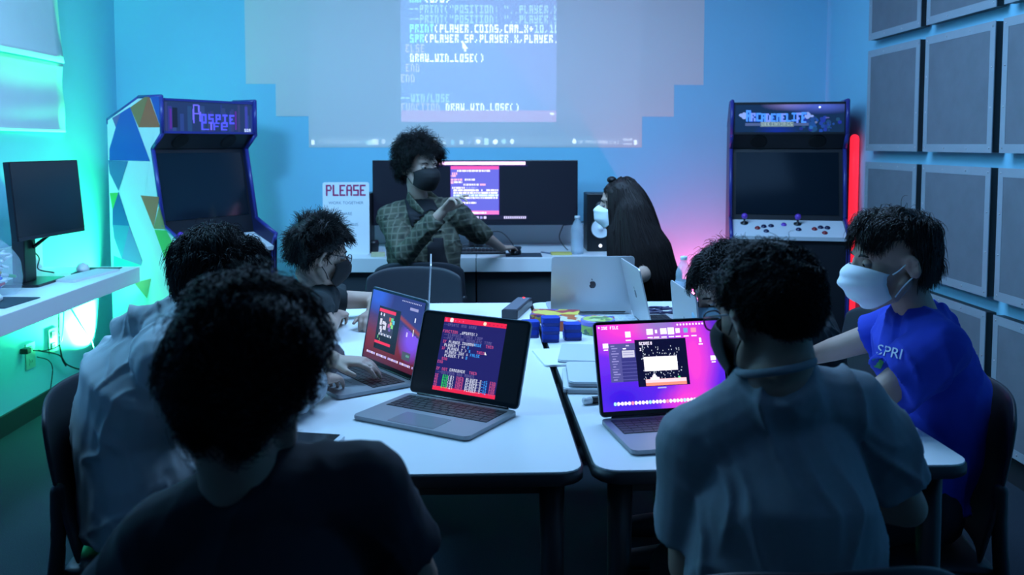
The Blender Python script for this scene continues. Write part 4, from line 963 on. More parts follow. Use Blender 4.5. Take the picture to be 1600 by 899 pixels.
# studio speakers
def speaker(label, x, y, w_, h_, d2, rz=0):
    t = thing('studio_speaker', label, 'speaker', (x, y, .7505), rz, 'studio speakers beside the wide monitor')
    b = BM(); add_box(b, (-w_ / 2, 0, 0), (w_ / 2, d2, h_), bevel=.006); obj('cabinet', b, mat('speaker_black', (.008, .009, .012), .4), t)
    M_ = Matrix.Translation((0, -.001, h_ * .40)) @ Matrix.Rotation(PI / 2, 4, 'X')
    b = BM(); add_lathe(b, [(.060, 0), (.060, .004), (.054, .005)], 28, M=M_, cap=False); obj('surround', b, mat('speaker_ring', (.02, .02, .025), .4), t)
    b = BM(); add_lathe(b, [(.054, .004), (.018, -.006), (.016, .0), (.0, .006)], 28, M=Matrix.Translation((0, -.006, h_ * .40)) @ Matrix.Rotation(PI / 2, 4, 'X'), cap=False); obj('woofer_cone', b, mat('cone_white', (.75, .8, .85), .45), t)
    b = BM(); add_lathe(b, [(.030, 0), (.030, .004), (.012, .002), (.0, .006)], 22, M=Matrix.Translation((0, -.001, h_ * .78)) @ Matrix.Rotation(PI / 2, 4, 'X'), cap=False); obj('tweeter', b, mat('speaker_ring', (.02, .02, .025), .4), t)
    b = BM(); add_ell(b, (0, -.002, h_ * .10), (.010, .004, .010), n=10); obj('power_light', b, mat('power_led_white', (.8, .8, .8), .4, emit=(.85, .9, 1), estr=1.6), t)
    return t
p = oy(938, 400, 5.12); speaker('black studio speaker with white cone, right of the wide monitor', p.x + .0, 5.12, .155, .335, .20)
p = oy(566, 400, 5.15); speaker('black studio speaker mostly hidden behind the PLEASE sign', p.x - .03, 5.16, .155, .335, .20)
# keyboard, mouse, mat, notebook, pen, notes
t = thing('keyboard', 'black keyboard on the wall desk under the wide monitor', 'keyboard', (oy(735, 395, 5.05).x, 5.07, .7505), 0)
b = BM(); add_box(b, (-.20, -.065, 0), (.20, .065, .016), bevel=.004); obj('keyboard_base', b, m_mon, t); b = BM()
for r_ in range(5):
    for k in range(18): add_box(b, (-.19 + k * .0212, -.055 + r_ * .0222, .016), (-.19 + k * .0212 + .018, -.055 + r_ * .0222 + .019, .022))
obj('keys', b, m_key, t)
p = oz(818, 399, .7505); flat('mouse_mat', 'dark mouse mat under the black mouse on the wall desk', 'mouse mat', .20, .17, .003, (p.x, 4.96), R(0), mat('mat_dark', (.03, .05, .075), .8), z=.7505)
def mouse(label, x, y, z, rz, m):
    b = BM(); add_ell(b, (0, 0, .010), (.030, .055, .024), n=22)
    for v in b.verts:
        if v.co.z < 0: v.co.z = 0
        v.co.z *= 1 + .25 * math.exp(-((v.co.y + .01) / .03) ** 2)
    t = thing('computer_mouse', label, 'mouse', (x, y, z), rz); obj('shell', b, m, t, True)
    b = BM(); add_box(b, (-.003, .018, .030), (.003, .034, .0355), bevel=.001); obj('scroll_wheel', b, m_key, t); return t
mp = oy(806, 391, 4.98); mouse('black mouse under the hand of the person in the plaid shirt', mp.x, 4.98, .7538, R(-10), m_mon)
b = BM(); add_tube(b, bez([(mp.x, 5.04, .765), (mp.x + .0, 5.10, .757), (mp.x - .02, 5.20, .80), (mp.x - .09, 5.24, .856), (mp.x - .19, 5.22, .83), (mp.x - .24, 5.18, .76)], 8), .0028, 6); tag(obj('mouse_cable', b, m_key, smooth=True), 'thin black cable looping from the mouse below the wide monitor', 'cable')
p = oz(877, 400, .7505); flat('notebook', 'small yellow notebook by the water bottle on the wall desk', 'notebook', .115, .08, .010, (p.x + .005, 5.0), R(2), mat('yellow_cover', (.60, .50, .12), .6), z=.7505)
p = oz(852, 397, .7505); b = BM(); add_tube(b, [(p.x - .02, 5.07, .7545), (p.x + .045, 4.99, .7545)], .0036, 8); tag(obj('pen', b, mat('pen_blue', (.10, .14, .25), .4)), 'blue pen lying left of the yellow notebook', 'pen')
p = oz(592, 399, .7505); flat('sticky_note_pad', 'pale yellow pad of notes at the elbow of the plaid shirt', 'note pad', .075, .075, .018, (p.x, 4.95), R(5), mat('pad_yellow', (.62, .58, .36), .7), z=.7505)
b = BM(); add_lathe(b, [(.026, 0), (.030, .01), (.033, .055), (.028, .072), (.0, .076)], 22, cap=False); o = obj('black_cup', b, m_mon, smooth=True); o.location = (oy(584, 395, 5.12).x - .0, 5.10, .7505); tag(o, 'small black cup between the sign and the plaid-shirted person', 'cup')
b = BM(); add_tube(b, bez([oy(880, 352, 5.31), oy(874, 372, 5.25), oy(886, 390, 5.2), oy(898, 397, 5.15)], 8), .003, 6); add_tube(b, bez([oy(880, 352, 5.31), oy(900, 350, 5.35), oy(918, 344, 5.35)], 8), .003, 6); tag(obj('monitor_cable', b, m_key, smooth=True), 'black cable hanging from right end of the wide monitor', 'cable')

# ================================================================== things on the left wall desk
t = thing('desktop_monitor', 'switched-off black monitor on the left wall desk', 'monitor', (-2.075, 4.02, .7505), 0)
yaw_ = R(90 - 8); Mm = Matrix.Translation((.115, .05, .37)) @ Matrix.Rotation(yaw_, 4, 'Z') @ Matrix.Rotation(R(-5), 4, 'X')   # faces -y before the turn
b = BM(); add_box(b, (-.245, 0, -.165), (.245, .028, .175), bevel=.003, M=Mm); obj('screen_housing', b, m_mon, t)
b = BM(); add_box(b, (-.239, -.0012, -.148), (.239, 0, .169), M=Mm); obj('screen', b, mat('off_screen', (.006, .012, .018), .22), t)
b = BM(); add_box(b, (-.239, -.0016, -.163), (.239, 0, -.150), M=Mm); obj('lower_bezel', b, mat('bezel_grey', (.015, .018, .03), .3), t)
b = BM(); add_box(b, (.0, -.065, .012), (.055, .035, .42), bevel=.003); obj('stand_column', b, m_mon, t)
b = BM(); add_plate(b, .20, .26, .012, .01, 0, bevel=.002, cx=.04); obj('stand_foot', b, m_mon, t)
b = BM(); add_loft(b, [(.06, .0, .16), (.115, .12, .235), (.118, .14, .24)], [(.006, .012)] * 3, n=8, round0=False, round1=False); add_box(b, (.10, .09, .226), (.125, .19, .242)); obj('support_arm', b, m_mon, t)
def two(a, b_, z=.7505): return oz(*a, z), oz(*b_, z)
a, c = two((97, 441), (170, 423)); t = thing('keyboard', 'slim white keyboard on the left wall desk', 'keyboard', ((a.x + c.x) / 2, (a.y + c.y) / 2, .7505), math.atan2(c.y - a.y, c.x - a.x)); L_ = (c - a).length
b = BM(); add_plate(b, L_, .125, .009, .01, 0, bevel=.002); obj('keyboard_base', b, m_white_pl, t); b = BM()
for r_ in range(6):
    for k in range(20): add_box(b, (-L_ / 2 + .008 + k * (L_ - .016) / 20, -.055 + r_ * .0185, .009), (-L_ / 2 + .008 + k * (L_ - .016) / 20 + (L_ - .016) / 20 - .002, -.055 + r_ * .0185 + .0165, .0108))
obj('keys', b, mat('white_keys', (.62, .68, .75), .5), t)
p = oz(182, 418.5, .7505); flat('mouse_mat', 'dark mouse mat at the far end of the left wall desk', 'mouse mat', .17, .22, .003, (-1.90, 4.40), R(5), mat('mat_dark', (.03, .05, .075), .8), z=.7505)
p = oz(165, 417, .7505); mouse('white mouse at the far end of the left wall desk', -1.96, 4.38, .7538, R(20), m_white_pl)
flat('mouse_mat', 'dark mouse mat at the left edge of the picture', 'mouse mat', .20, .24, .003, (-1.905, 3.52), R(-4), mat('mat_dark', (.03, .05, .075), .8), z=.7505)
mouse('white mouse on the near end of the left wall desk', -1.935, 3.52, .7538, R(-15), m_white_pl)
# zip bag of markers
t = thing('marker_bag', 'clear plastic bag full of colourful markers on the left wall desk', 'bag', (-2.02, 3.70, .7505), 0)
b = BM(); add_loft(b, [(0, 0, .006), (0, 0, .06), (0, 0, .13), (.0, 0, .20), (0, 0, .235)], [(.09, .13), (.10, .145), (.085, .13), (.05, .09), (.02, .035)], n=20, up=(1, 0, 0), round0=False); me_b = remesh(b, .008, 2, name='bag_film')
m_film = mat('bag_film_plastic', (.7, .85, 1.0), .12, alpha=.22); link('bag_film', me_b, m_film, t); wrinkle(me_b, 4, .004, 40)
r = random.Random(12); mcols = [(.55, .03, .06), (.02, .05, .5), (.02, .35, .08), (.5, .3, .03), (.3, .02, .35), (.05, .05, .06), (.6, .1, .3)]
for k in range(26):
    zz_ = .014 + .011 * k / 2 + r.random() * .01; aa = r.random() * 6.28; hr = .05 * (1 - zz_ * 2.2); cx_, cy_ = r.uniform(-.03, .03), r.uniform(-.05, .05); tilt_ = r.uniform(-.35, .6)
    v = Vector((math.cos(aa) * math.cos(tilt_), math.sin(aa) * math.cos(tilt_) * 1.2, math.sin(tilt_))); c_ = Vector((-2.02 + cx_, 3.70 + cy_, .7505 + zz_ + .012)); l_ = .055 * (1 - zz_ * 1.2)
    mc = mcols[k % 7]; a_ = c_ - v * l_; b__ = c_ + v * l_
    if min(a_.z, b__.z) < .762: dz = .762 - min(a_.z, b__.z); a_.z += dz; b__.z += dz
    marker('marker', f'coloured marker inside the clear bag of markers', a_, b__, .0065, m_white_pl, mat('marker_cap_%d' % (k % 7), mc, .4), 'markers inside the clear bag')
# paper sheets on the left wall
def sheet(label, y0, y1, z0, z1, curl, seed, off):
    n1, n2 = 26, 22; vs = []; fs = []
    for j in range(n2 + 1):
        for i in range(n1 + 1):
            u, v = i / n1, j / n2; y = y0 + (y1 - y0) * u; z = z1 + (z0 - z1) * v
            x = XL + off + .004 * math.sin(u * 9 + seed) * (.3 + v) + curl * v ** 5 + .0022 * math.sin(v * 9 + 2 * u)
            y += .006 * math.sin(v * 7 + seed) if i == n1 else 0
            vs.append((x, y, z + .012 * u * 0))
    for j in range(n2):
        for i in range(n1): a = j * (n1 + 1) + i; fs.append((a, a + 1, a + n1 + 2, a + n1 + 1))
    me = bpy.data.meshes.new('paper_sheet'); me.from_pydata(vs, [], fs); o = link('paper_sheet', me, mat('flipchart_paper', (.78, .84, .88), .7, noise=.04, nscale=6), None, True)
    s = o.modifiers.new('s', 'SOLIDIFY'); s.thickness = .0012; return tag(o, label, 'paper sheet', 'flip chart sheets on the left wall')
sA = ox(97, 100, XL + .03); sB = ox(105, 207, XL + .03)
s1 = sheet('upper flip chart sheet with faint handwriting on the left wall', 2.9, ox(92, 60, XL + .02).y, ox(97, 99, XL + .03).z, 2.70, .030, 1, .016)
s2 = sheet('lower flip chart sheet, blank, on the left wall', 2.9, ox(103, 180, XL + .02).y, ox(105, 207, XL + .03).z, ox(97, 99, XL + .03).z - .002, .012, 3, .010)
b = BM(); r = random.Random(6)
for row in range(7):
    y = 3.75
    z_ = 2.25 - row * .062
    while y < 4.14 - .05 * (row % 3):
        if r.random() < .78:
            pts = [(XL + .0235 + .002, y + k * .007, z_ + r.uniform(-.012, .014)) for k in range(4)]; add_tube(b, pts, .0012, 4)
        y += .034
obj('handwriting', b, mat('ink_grey', (.22, .33, .42), .7), s1)
# sockets and cords below the left desk
m_sock = mat('outlet_plate', (.30, .48, .46), .35)
def outlet(label, px, py, n):
    c = ox(px, py, XL + .006); t = thing('wall_outlet', label, 'outlet', (XL + .001, c.y, c.z), 0, 'outlets below the left desk')
    b = BM(); add_box(b, (0, -.045, -.065), (.006, .045, .065), bevel=.002); obj('face_plate', b, m_sock, t)
    for k in (-1, 1):
        b = BM(); add_box(b, (.006, -.018, k * .03 - .016), (.009, .018, k * .03 + .016), bevel=.001); s_ = obj('socket', b, m_sock, t)
        b = BM(); add_box(b, (.0091, -.009, k * .03 - .006), (.0096, -.006, k * .03 + .006)); add_box(b, (.0091, .006, k * .03 - .006), (.0096, .009, k * .03 + .006)); obj('slots', b, m_key, s_)
outlet('wall outlet with plugs below the left desk, nearer one', 48, 556, 2); outlet('wall outlet below the left desk, nearer the green light', 83, 532, 2)
def cord(label, pts, r_=.004):
    b = BM(); add_tube(b, bez(pts, 8), r_, 6); return tag(obj('extension_lead', b, m_key, smooth=True), label, 'cord', 'cords below the left desk')
X = XL + .05
cord('black power cord making a wide loop below the left desk', [ox(108, 478, X), ox(125, 505, X), ox(143, 535, X), ox(145, 560, X), ox(130, 577, X), ox(105, 570, X), ox(92, 555, X), ox(60, 548, X - .02)])
cord('black cord hanging straight down below the left desk', [ox(92, 482, X), ox(92, 510, X), ox(93, 535, X), ox(97, 560, X), ox(103, 572, X - .02)])
cord('thin cord running from the nearer outlet to the farther one', [ox(52, 548, X - .03), ox(70, 548, X - .01), ox(92, 540, X), ox(98, 520, X), ox(100, 482, X)], .003)
cord('thin cord dropping from the nearer outlet to the floor', [ox(58, 558, X - .03), ox(75, 563, X - .03), ox(82, 575, X - .03), ox(80, 600, X - .03), ox(74, 640, X - .03)], .0025)
b = BM(); add_box(b, (XL + .007, ox(48, 550, X).y - .02, ox(48, 548, X).z - .015), (XL + .045, ox(48, 550, X).y + .02, ox(48, 548, X).z + .012), bevel=.004); tag(obj('power_plug', b, m_key), 'black plug pushed into the nearer outlet below the left desk', 'plug')
cord('black cable behind the switched-off monitor on the left desk', [(-2.14, 4.20, .90), (-2.10, 4.24, .84), (-2.12, 4.27, .78), (-2.06, 4.30, .757)], .003)

# ================================================================== PEOPLE
from mathutils.bvhtree import BVHTree
def skin_mat(name, c):
    return mat(name, c, .55, noise=.06, nscale=30, spec=.35)
m_skA = skin_mat('skin_light', (.46, .31, .25)); m_skB = skin_mat('skin_tan', (.36, .235, .18))
m_hair_k = mat('hair_black', (.0045, .0045, .006), .5, spec=.35); m_hair_b = mat('hair_dark_brown', (.016, .011, .010), .45, spec=.4)

def head_frame(c, f, pitch=0, roll=0, s=1.0):
    f = Vector((f[0], f[1], 0)).normalized(); p = R(pitch); Y = Vector((f.x * math.cos(p), f.y * math.cos(p), -math.sin(p))); X = Y.cross(Vector((0, 0, 1))).normalized(); Z = X.cross(Y)
    M = Matrix(((X.x, Y.x, Z.x, 0), (X.y, Y.y, Z.y, 0), (X.z, Y.z, Z.z, 0), (0, 0, 0, 1)))
    return Matrix.Translation(c) @ M @ Matrix.Rotation(R(roll), 4, 'Y') @ Matrix.Scale(s, 4)

def add_head(b, M):
    add_ell(b, (0, -.012, .03), (.076, .096, .088), M, 28); add_ell(b, (0, .030, -.012), (.061, .060, .084), M, 24)
    for s in (-1, 1):
        add_loft(b, [(s * .052, -.002, -.045), (s * .044, .025, -.078), (s * .012, .064, -.098)], [.020, .019, .017], n=12, M=M)
        add_ell(b, (s * .034, .052, -.030), (.024, .026, .026), M, 14)
        EM = M @ Matrix.Translation((s * .081, -.014, -.008)) @ Matrix.Rotation(R(-14), 4, 'X') @ Matrix.Rotation(s * R(28), 4, 'Z')
        add_ell(b, (0, 0, 0), (.0080, .018, .032), EM, 14); add_loft(b, [(s * .004, .010, -.024), (s * .006, -.012, -.012), (s * .007, -.016, .012), (s * .006, -.004, .027), (s * .004, .010, .020)], [.0042] * 5, n=8, M=EM)
        add_ell(b, (s * .012, .096, -.035), (.009, .011, .008), M, 10)
    add_ell(b, (0, .064, -.096), (.024, .020, .018), M, 14)
    add_loft(b, [(-.046, .062, .030), (-.02, .078, .028), (.02, .078, .028), (.046, .062, .030)], [.011] * 4, n=12, M=M)
    add_loft(b, [(0, .078, .026), (0, .092, .002), (0, .106, -.020), (0, .112, -.031)], [.009, .0085, .011, .012], n=12, M=M)
    add_loft(b, [(-.024, .076, -.062), (0, .088, -.058), (.024, .076, -.062)], [.006, .0085, .006], n=10, M=M); add_loft(b, [(-.022, .075, -.069), (0, .086, -.070), (.022, .075, -.069)], [.006, .0095, .006], n=10, M=M)

def add_hand(b, w, d, n, s=1.0, curl=.35, side=1, spread=.10, thumb=.6, curls=None):
    """w wrist, d pointing direction, n back-of-hand normal, side: where the thumb is along d x n"""
    d = Vector(d).normalized(); n = Vector(n); n = (n - d * n.dot(d)).normalized(); a = d.cross(n).normalized() * side; w = Vector(w)
    add_loft(b, [w - d * .02 * s, w + d * .015 * s, w + d * .045 * s, w + d * .088 * s], [(.024 * s, .018 * s), (.029 * s, .017 * s), (.040 * s, .0155 * s), (.042 * s, .012 * s)], ups=[a] * 4, n=16)
    for i, (off, ln) in enumerate(((.031, .070), (.0105, .078), (-.0105, .072), (-.031, .056))):
        ang = (curls[i] if curls else curl); p = w + d * (.088 - .004 * abs(i - 1)) * s + a * off * s; dd = (d + a * (off * spread * 14)).normalized(); pts = [p - dd * .012 * s, p]; th = 0
        for k, fr in enumerate((.45, .30, .25)):
            th += ang * (1.0, 1.15, .8)[k]; v = dd * math.cos(th) - n * math.sin(th); p = p + v * ln * fr * s; pts.append(p)
        add_loft(b, pts, [.0090 * s, .0088 * s, .0082 * s, .0075 * s, .0064 * s], up=a, n=10)
    p = w + d * .020 * s + a * .026 * s - n * .006 * s; v = (d * .75 + a * thumb - n * .25).normalized(); v2 = (d * .95 + a * thumb * .35 - n * .3).normalized()
    add_loft(b, [p - v * .01 * s, p + v * .026 * s, p + v * .048 * s, p + v * .048 * s + v2 * .028 * s], [.014 * s, .012 * s, .0095 * s, .0075 * s], up=n, n=10)

def torso(b, J, k=0.0, s=1.0, hem=None, wide=1.0, deep=1.0):
    pel, nb = J['pelvis'], J['neck']; sl, sr = J['shL'], J['shR']; hd = J['hip_dir']; sd = (sr - sl).normalized(); sm = (sl + sr) / 2
    sw = (sr - sl).length / 2
    up_pt = sm * .75 + nb * .25; chest = sm * .70 + pel * .30 + J.get('bulge', Vector((0, 0, 0))); waist = sm * .32 + pel * .68 + J.get('bulge', Vector((0, 0, 0))) * 1.0
    def L(t): return (hd * (1 - t) + sd * t).normalized()
    bot = hem if hem is not None else pel - Vector((0, 0, .06))
    pts = [bot, pel + Vector((0, 0, .04)), waist, chest, up_pt - (nb - pel).normalized() * .035]
    rad = [((.155 * s + k) * wide, (.125 * s + k) * deep), ((.155 * s + k) * wide, (.118 * s + k) * deep), ((.145 * s + k) * wide, (.105 * s + k) * deep), ((sw * .97 + k) * wide, (.112 * s + k) * deep), (sw * .80 + k, .082 * s + k)]
    add_loft(b, pts, rad, ups=[L(0), L(.1), L(.4), L(.8), L(1)], n=28, round0=False, round1=True)
    for q in (sl, sr):
        add_loft(b, [nb + (sm - nb) * .30, (nb * .5 + q * .5) - Vector((0, 0, .012)), q], [.052 * s + k * .6, .050 * s + k * .8, .050 * s + k], n=16)
    nx_ = nb + (nb - up_pt).normalized() * (.020 if k > 0 else 0)
    add_loft(b, [up_pt, nx_], [(.11 * s + k, .075 * s + k), (.056 * s + k * .5, .056 * s + k * .5)], ups=[sd, sd], n=20, round0=True, round1=False)

def arm(b, sh, el, wr, s=1.0): add_loft(b, [sh, sh * .5 + el * .5, el], [.046 * s, .041 * s, .036 * s], n=16); add_loft(b, [el, el * .65 + wr * .35, wr], [.036 * s, .034 * s, .0245 * s], n=16)
def sleeve(b, sh, el, wr, to, r0, r1, k=0, flare=0):
    """sleeve from the shoulder: 'to' < 1 ends on the upper arm, > 1 on the forearm"""
    def P(t): return sh.lerp(el, t) if t <= 1 else el.lerp(wr, t - 1)
    ts = [0, .33, .66] + ([to] if to <= 1 else [1.0, (1 + to) / 2, to]); ts = [t for t in ts if t <= to + 1e-6]
    if ts[-1] < to: ts.append(to)
    rd = [r0 + (r1 - r0) * t / to for t in ts]; rd[-1] += flare
    add_loft(b, [P(t) for t in ts], rd, n=18, round0=True, round1=False)

def relparent(o, root): o.data.transform(Matrix.Translation(-root.location)); o.parent = root
def put(name, me_or_bm, m, root, smooth=True, parent=None):
    if isinstance(me_or_bm, bmesh.types.BMesh): me = bpy.data.meshes.new(name); me_or_bm.to_mesh(me); me_or_bm.free()
    else: me = me_or_bm; me.name = name
    me.transform(Matrix.Translation(-Vector(root.location))); return link(name, me, m, parent or root, smooth)

SC0, SR0 = np.array((0, -.012, .03)), np.array((.079, .099, .091))
def hair_mesh(name, M, root, m, n=3000, K=10, length=.06, lift=.6, comb=(0, -.2, 0), grav=.12, curl=0.0, cf=1.3, width=.0011, seed=1, region=None, clump=.5, lvar=.35, cols=None, cap=1.06, top=0.0, extra=None, taper=.35, vol=.03, ear=0.0):
    r = np.random.default_rng(seed); Mn = np.array(M)[:3]; sc = float(M.to_scale().x)
    d = r.normal(size=(n * 4, 3)); d /= np.linalg.norm(d, axis=1)[:, None]
    if region is None: region = ([-1, -.45, -.1, .30, .62, 1], [-.78, -.70, -.28, -.10, .42, .52])
    zm = np.interp(d[:, 1], *region) + .05 * sin_noise(d * 1.0, seed + 2, 6)
    d = d[d[:, 2] > zm][:n]; n = len(d); root_p = SC0 + d * SR0; nrm = d / SR0; nrm /= np.linalg.norm(nrm, axis=1)[:, None]
    # low-frequency waves make neighbouring strands go together
    cl = np.stack([sin_noise(root_p, seed + 10 + i, 45) for i in range(3)], 1) * clump * .5 + np.stack([sin_noise(root_p, seed + 20 + i, 110) for i in range(3)], 1) * clump * .35
    comb = np.array(comb, float); dirv = nrm * lift + comb + cl + r.normal(size=(n, 3)) * .12
    dirv /= np.linalg.norm(dirv, axis=1)[:, None]; L = length * (1 + lvar * (r.random(n) * 2 - 1)) * (1 + top * np.clip(d[:, 2], 0, 1)) * (1 - ear * np.exp(-((d[:, 1] - .02) / .32) ** 2) * (np.abs(d[:, 0]) > .5) * (d[:, 2] < .75)); step = (L / K)[:, None]
    g = np.array(M.to_3x3().inverted().normalized() @ Vector((0, 0, -1))) if True else 0; g = g / np.linalg.norm(g)
    vf = 1.03 + vol * r.random(n) + vol * .6 * sin_noise(root_p, seed + 40, 60); vf = np.maximum(vf, 1.03); p = root_p - nrm * .004; pts = [p.copy()]
    for k in range(K):
        dirv = dirv + g * grav * (1 + k * .1) + r.normal(size=(n, 3)) * .05; dirv /= np.linalg.norm(dirv, axis=1)[:, None]; p = p + dirv * step
        q = (p - SC0) / (SR0 * vf[:, None]); l = np.linalg.norm(q, axis=1); ins = l < 1
        p[ins] = SC0 + (q[ins] / l[ins][:, None]) * SR0 * vf[ins][:, None]
        pts.append(p.copy())
    P = np.stack(pts, 1)                                              # n, K+1, 3
    if curl:
        a1 = np.cross(nrm, np.array([.3, .5, .8])); a1 /= np.linalg.norm(a1, axis=1)[:, None]; a2 = np.cross(nrm, a1); ph = r.random(n) * 6.28; kk = np.arange(K + 1)
        ang = ph[:, None] + kk[None] * cf * (1 + .3 * (r.random(n)[:, None] - .5)); rr = curl * np.minimum(1, kk / 3.0)[None]
        P = P + a1[:, None, :] * (np.cos(ang) * rr)[..., None] + a2[:, None, :] * (np.sin(ang) * rr)[..., None]
    P = P * 1.0; Pw = P @ Mn[:, :3].T + Mn[:, 3]
    if cols:   # keep strands outside of bodies given as ellipsoids in the room
        for c, rad in cols:
            q = (Pw - np.array(c)) / np.array(rad); l = np.linalg.norm(q, axis=2); ins = l < 1; Pw[ins] = np.array(c) + q[ins] / l[ins][:, None] * np.array(rad)
    return strands_mesh(name, Pw, width * sc, m, root, M, region, cap, seed, taper, extra)

def strands_mesh(name, Pw, width, m, root, M=None, region=None, cap=0, seed=0, taper=.35, extra=None):
    n, K1, _ = Pw.shape; T = np.gradient(Pw, axis=1); T /= np.linalg.norm(T, axis=2)[..., None] + 1e-9
    A = np.cross(T, np.array([.37, .61, .70])); A /= np.linalg.norm(A, axis=2)[..., None] + 1e-9; B = np.cross(T, A)
    wv = width * np.linspace(1, taper, K1)[None, :, None]; ring = [Pw + wv * (A * math.cos(t) + B * math.sin(t)) for t in (0, 2.094, 4.189)]
    V = np.stack(ring, 2).reshape(-1, 3); idx = np.arange(n * K1 * 3).reshape(n, K1, 3); F = []
    for j in range(3): F.append(np.stack([idx[:, :-1, j], idx[:, :-1, (j + 1) % 3], idx[:, 1:, (j + 1) % 3], idx[:, 1:, j]], -1).reshape(-1, 4))
    F = np.concatenate(F)
    me = bpy.data.meshes.new(name); ev, ef = [], []
    if cap and M is not None:
        t = bmesh.new(); bmesh.ops.create_uvsphere(t, u_segments=48, v_segments=32, radius=1)
        dl = [v for v in t.verts if v.co.z < np.interp(v.co.y, *region) - .05]; bmesh.ops.delete(t, geom=dl, context='VERTS')
        t.verts.ensure_lookup_table(); c = np.array([v.co[:] for v in t.verts]); cn = SC0 + c * SR0 * (cap + .02 * sin_noise(c, seed + 3, 14)[:, None]); cw = cn @ np.array(M)[:3, :3].T + np.array(M)[:3, 3]
        for v in t.verts: ev.append(tuple(cw[v.index]))
        ef = [tuple(v.index + len(V) for v in f.verts) for f in t.faces]; t.free()
    if extra is not None:
        base = len(V) + len(ev); ve = verts_np(extra); ev += [tuple(v) for v in ve]; ef += [tuple(i + base for i in pl.vertices) for pl in extra.polygons]
    nv = len(V) + len(ev); me.vertices.add(nv); VV = np.concatenate([V, np.array(ev, float).reshape(-1, 3)]) if ev else V
    me.vertices.foreach_set('co', VV.astype(np.float32).ravel())
    loops = np.concatenate([F.ravel()] + ([np.concatenate([np.array(f) for f in ef])] if ef else [])).astype(np.int32); sizes = np.concatenate([np.full(len(F), 4), np.array([len(f) for f in ef], int)]).astype(np.int32)
    me.loops.add(len(loops)); me.loops.foreach_set('vertex_index', loops); me.polygons.add(len(sizes)); st = np.concatenate([[0], np.cumsum(sizes)[:-1]]).astype(np.int32); me.polygons.foreach_set('loop_start', st)
    try: me.polygons.foreach_set('loop_total', sizes)
    except Exception: pass
    me.update(calc_edges=True); me.validate(); return put(name, me, m, root)

def face_mask(M, root, m, pleats=3, drop=0.0, puff=1.0, strap=None, earstrap=True):
    nu, nv = 30, 22; vs = []; fs = []
    zt = [.002, -.018, -.040, -.062, -.085, -.108]; yt = [.104, .124 + .004 * puff, .128 + .004 * puff, .120 + .004 * puff, .106, .084]
    for j in range(nv + 1):
        v = j / nv; z = np.interp(v, np.linspace(0, 1, 6), zt); ym = np.interp(v, np.linspace(0, 1, 6), yt)
        ym += .0036 * math.sin(v * PI * 2 * pleats) * (1 if pleats else 0)
        for i in range(nu + 1):
            u = i / nu * 2 - 1; a = abs(u); x = .068 * math.sin(u * 1.35) / math.sin(1.35); ys = .030; zs = -.022 - .058 * v
            c = math.cos(u * 1.45) ; y = ys + (ym - ys) * max(0, c) ** .85; zz_ = z + (zs - z) * a ** 2.2
            if v < .12: y -= .004 * (1 - v / .12) * (1 - math.exp(-(u / .25) ** 2))
            vs.append(M @ Vector((x, y, zz_ - drop)))
    for j in range(nv):
        for i in range(nu): a = j * (nu + 1) + i; fs.append((a, a + 1, a + nu + 2, a + nu + 1))
    me = bpy.data.meshes.new('face_mask'); me.from_pydata([tuple(v) for v in vs], [], fs); o = put('face_mask', me, m, root); s = o.modifiers.new('s', 'SOLIDIFY'); s.thickness = .0022; s.offset = 1
    b = BM(); strap = strap or m
    for sx in (-1, 1):
        for z0, z1, z2 in ((-.024, -.012, .010), (-.078, -.055, -.034)):
            add_tube(b, bez([M @ Vector((sx * .067, .030, z0)), M @ Vector((sx * .0745, .012, z1)), M @ Vector((sx * .080, -.012, z2))], 5), .0016, 6)
    put('ear_loop', b, strap, root, parent=o); return o

def eyes(M, root, sk):
    m_w = mat('eye_white', (.25, .24, .24), .3); m_i = mat('iris_dark', (.01, .007, .005), .15)
    for s in (-1, 1):
        c = Vector((s * .031, .0715, .004)); t = bmesh.new(); bmesh.ops.create_uvsphere(t, u_segments=24, v_segments=18, radius=.0128)
        for f in t.faces:
            q = f.calc_center_median(); f.smooth = True
            f.material_index = 2 if q.z > .0028 or q.z < -.0050 else (1 if math.hypot(q.x, q.z) < .0062 and q.y > 0 else 0)
        for v in t.verts: v.co = M @ (v.co + c)
        put('eye', t, [m_w, m_i, sk], root)
        b = BM(); add_loft(b, [M @ Vector((s * .015, .085, .022)), M @ Vector((s * .030, .086, .027)), M @ Vector((s * .046, .075, .022))], [.0022, .003, .0018], n=8); put('eyebrow', b, m_hair_k, root)

def glasses(M, root, m_fr, m_ln, only=None):
    b = BM(); lens = []
    for s in (-1, 1):
        pts = []
        for k in range(25):
            a = k / 24 * 2 * PI; x = .023 * math.copysign(abs(math.cos(a)) ** .7, math.cos(a)); z = .018 * math.copysign(abs(math.sin(a)) ** .8, math.sin(a)); pts.append(M @ Vector((s * .034 + x, .104 - .18 * (abs(s * .034 + x)) ** 1.5, .002 + z)))
        add_tube(b, pts, .0016, 6); lens.append(pts[:-1])
        add_tube(b, [M @ Vector((s * .058, .098, .010)), M @ Vector((s * .074, .060, .012)), M @ Vector((s * .082, -.012, .012)), M @ Vector((s * .080, -.026, -.004))], .0018, 6)
    add_tube(b, [M @ Vector((-.012, .105, .006)), M @ Vector((0, .110, .008)), M @ Vector((.012, .105, .006))], .0014, 6)
    o = put('glasses', b, m_fr, root)
    for l in lens:
        t = bmesh.new(); f = t.faces.new([t.verts.new(v) for v in l]); put('lens', t, m_ln, root, False, o)
    return o

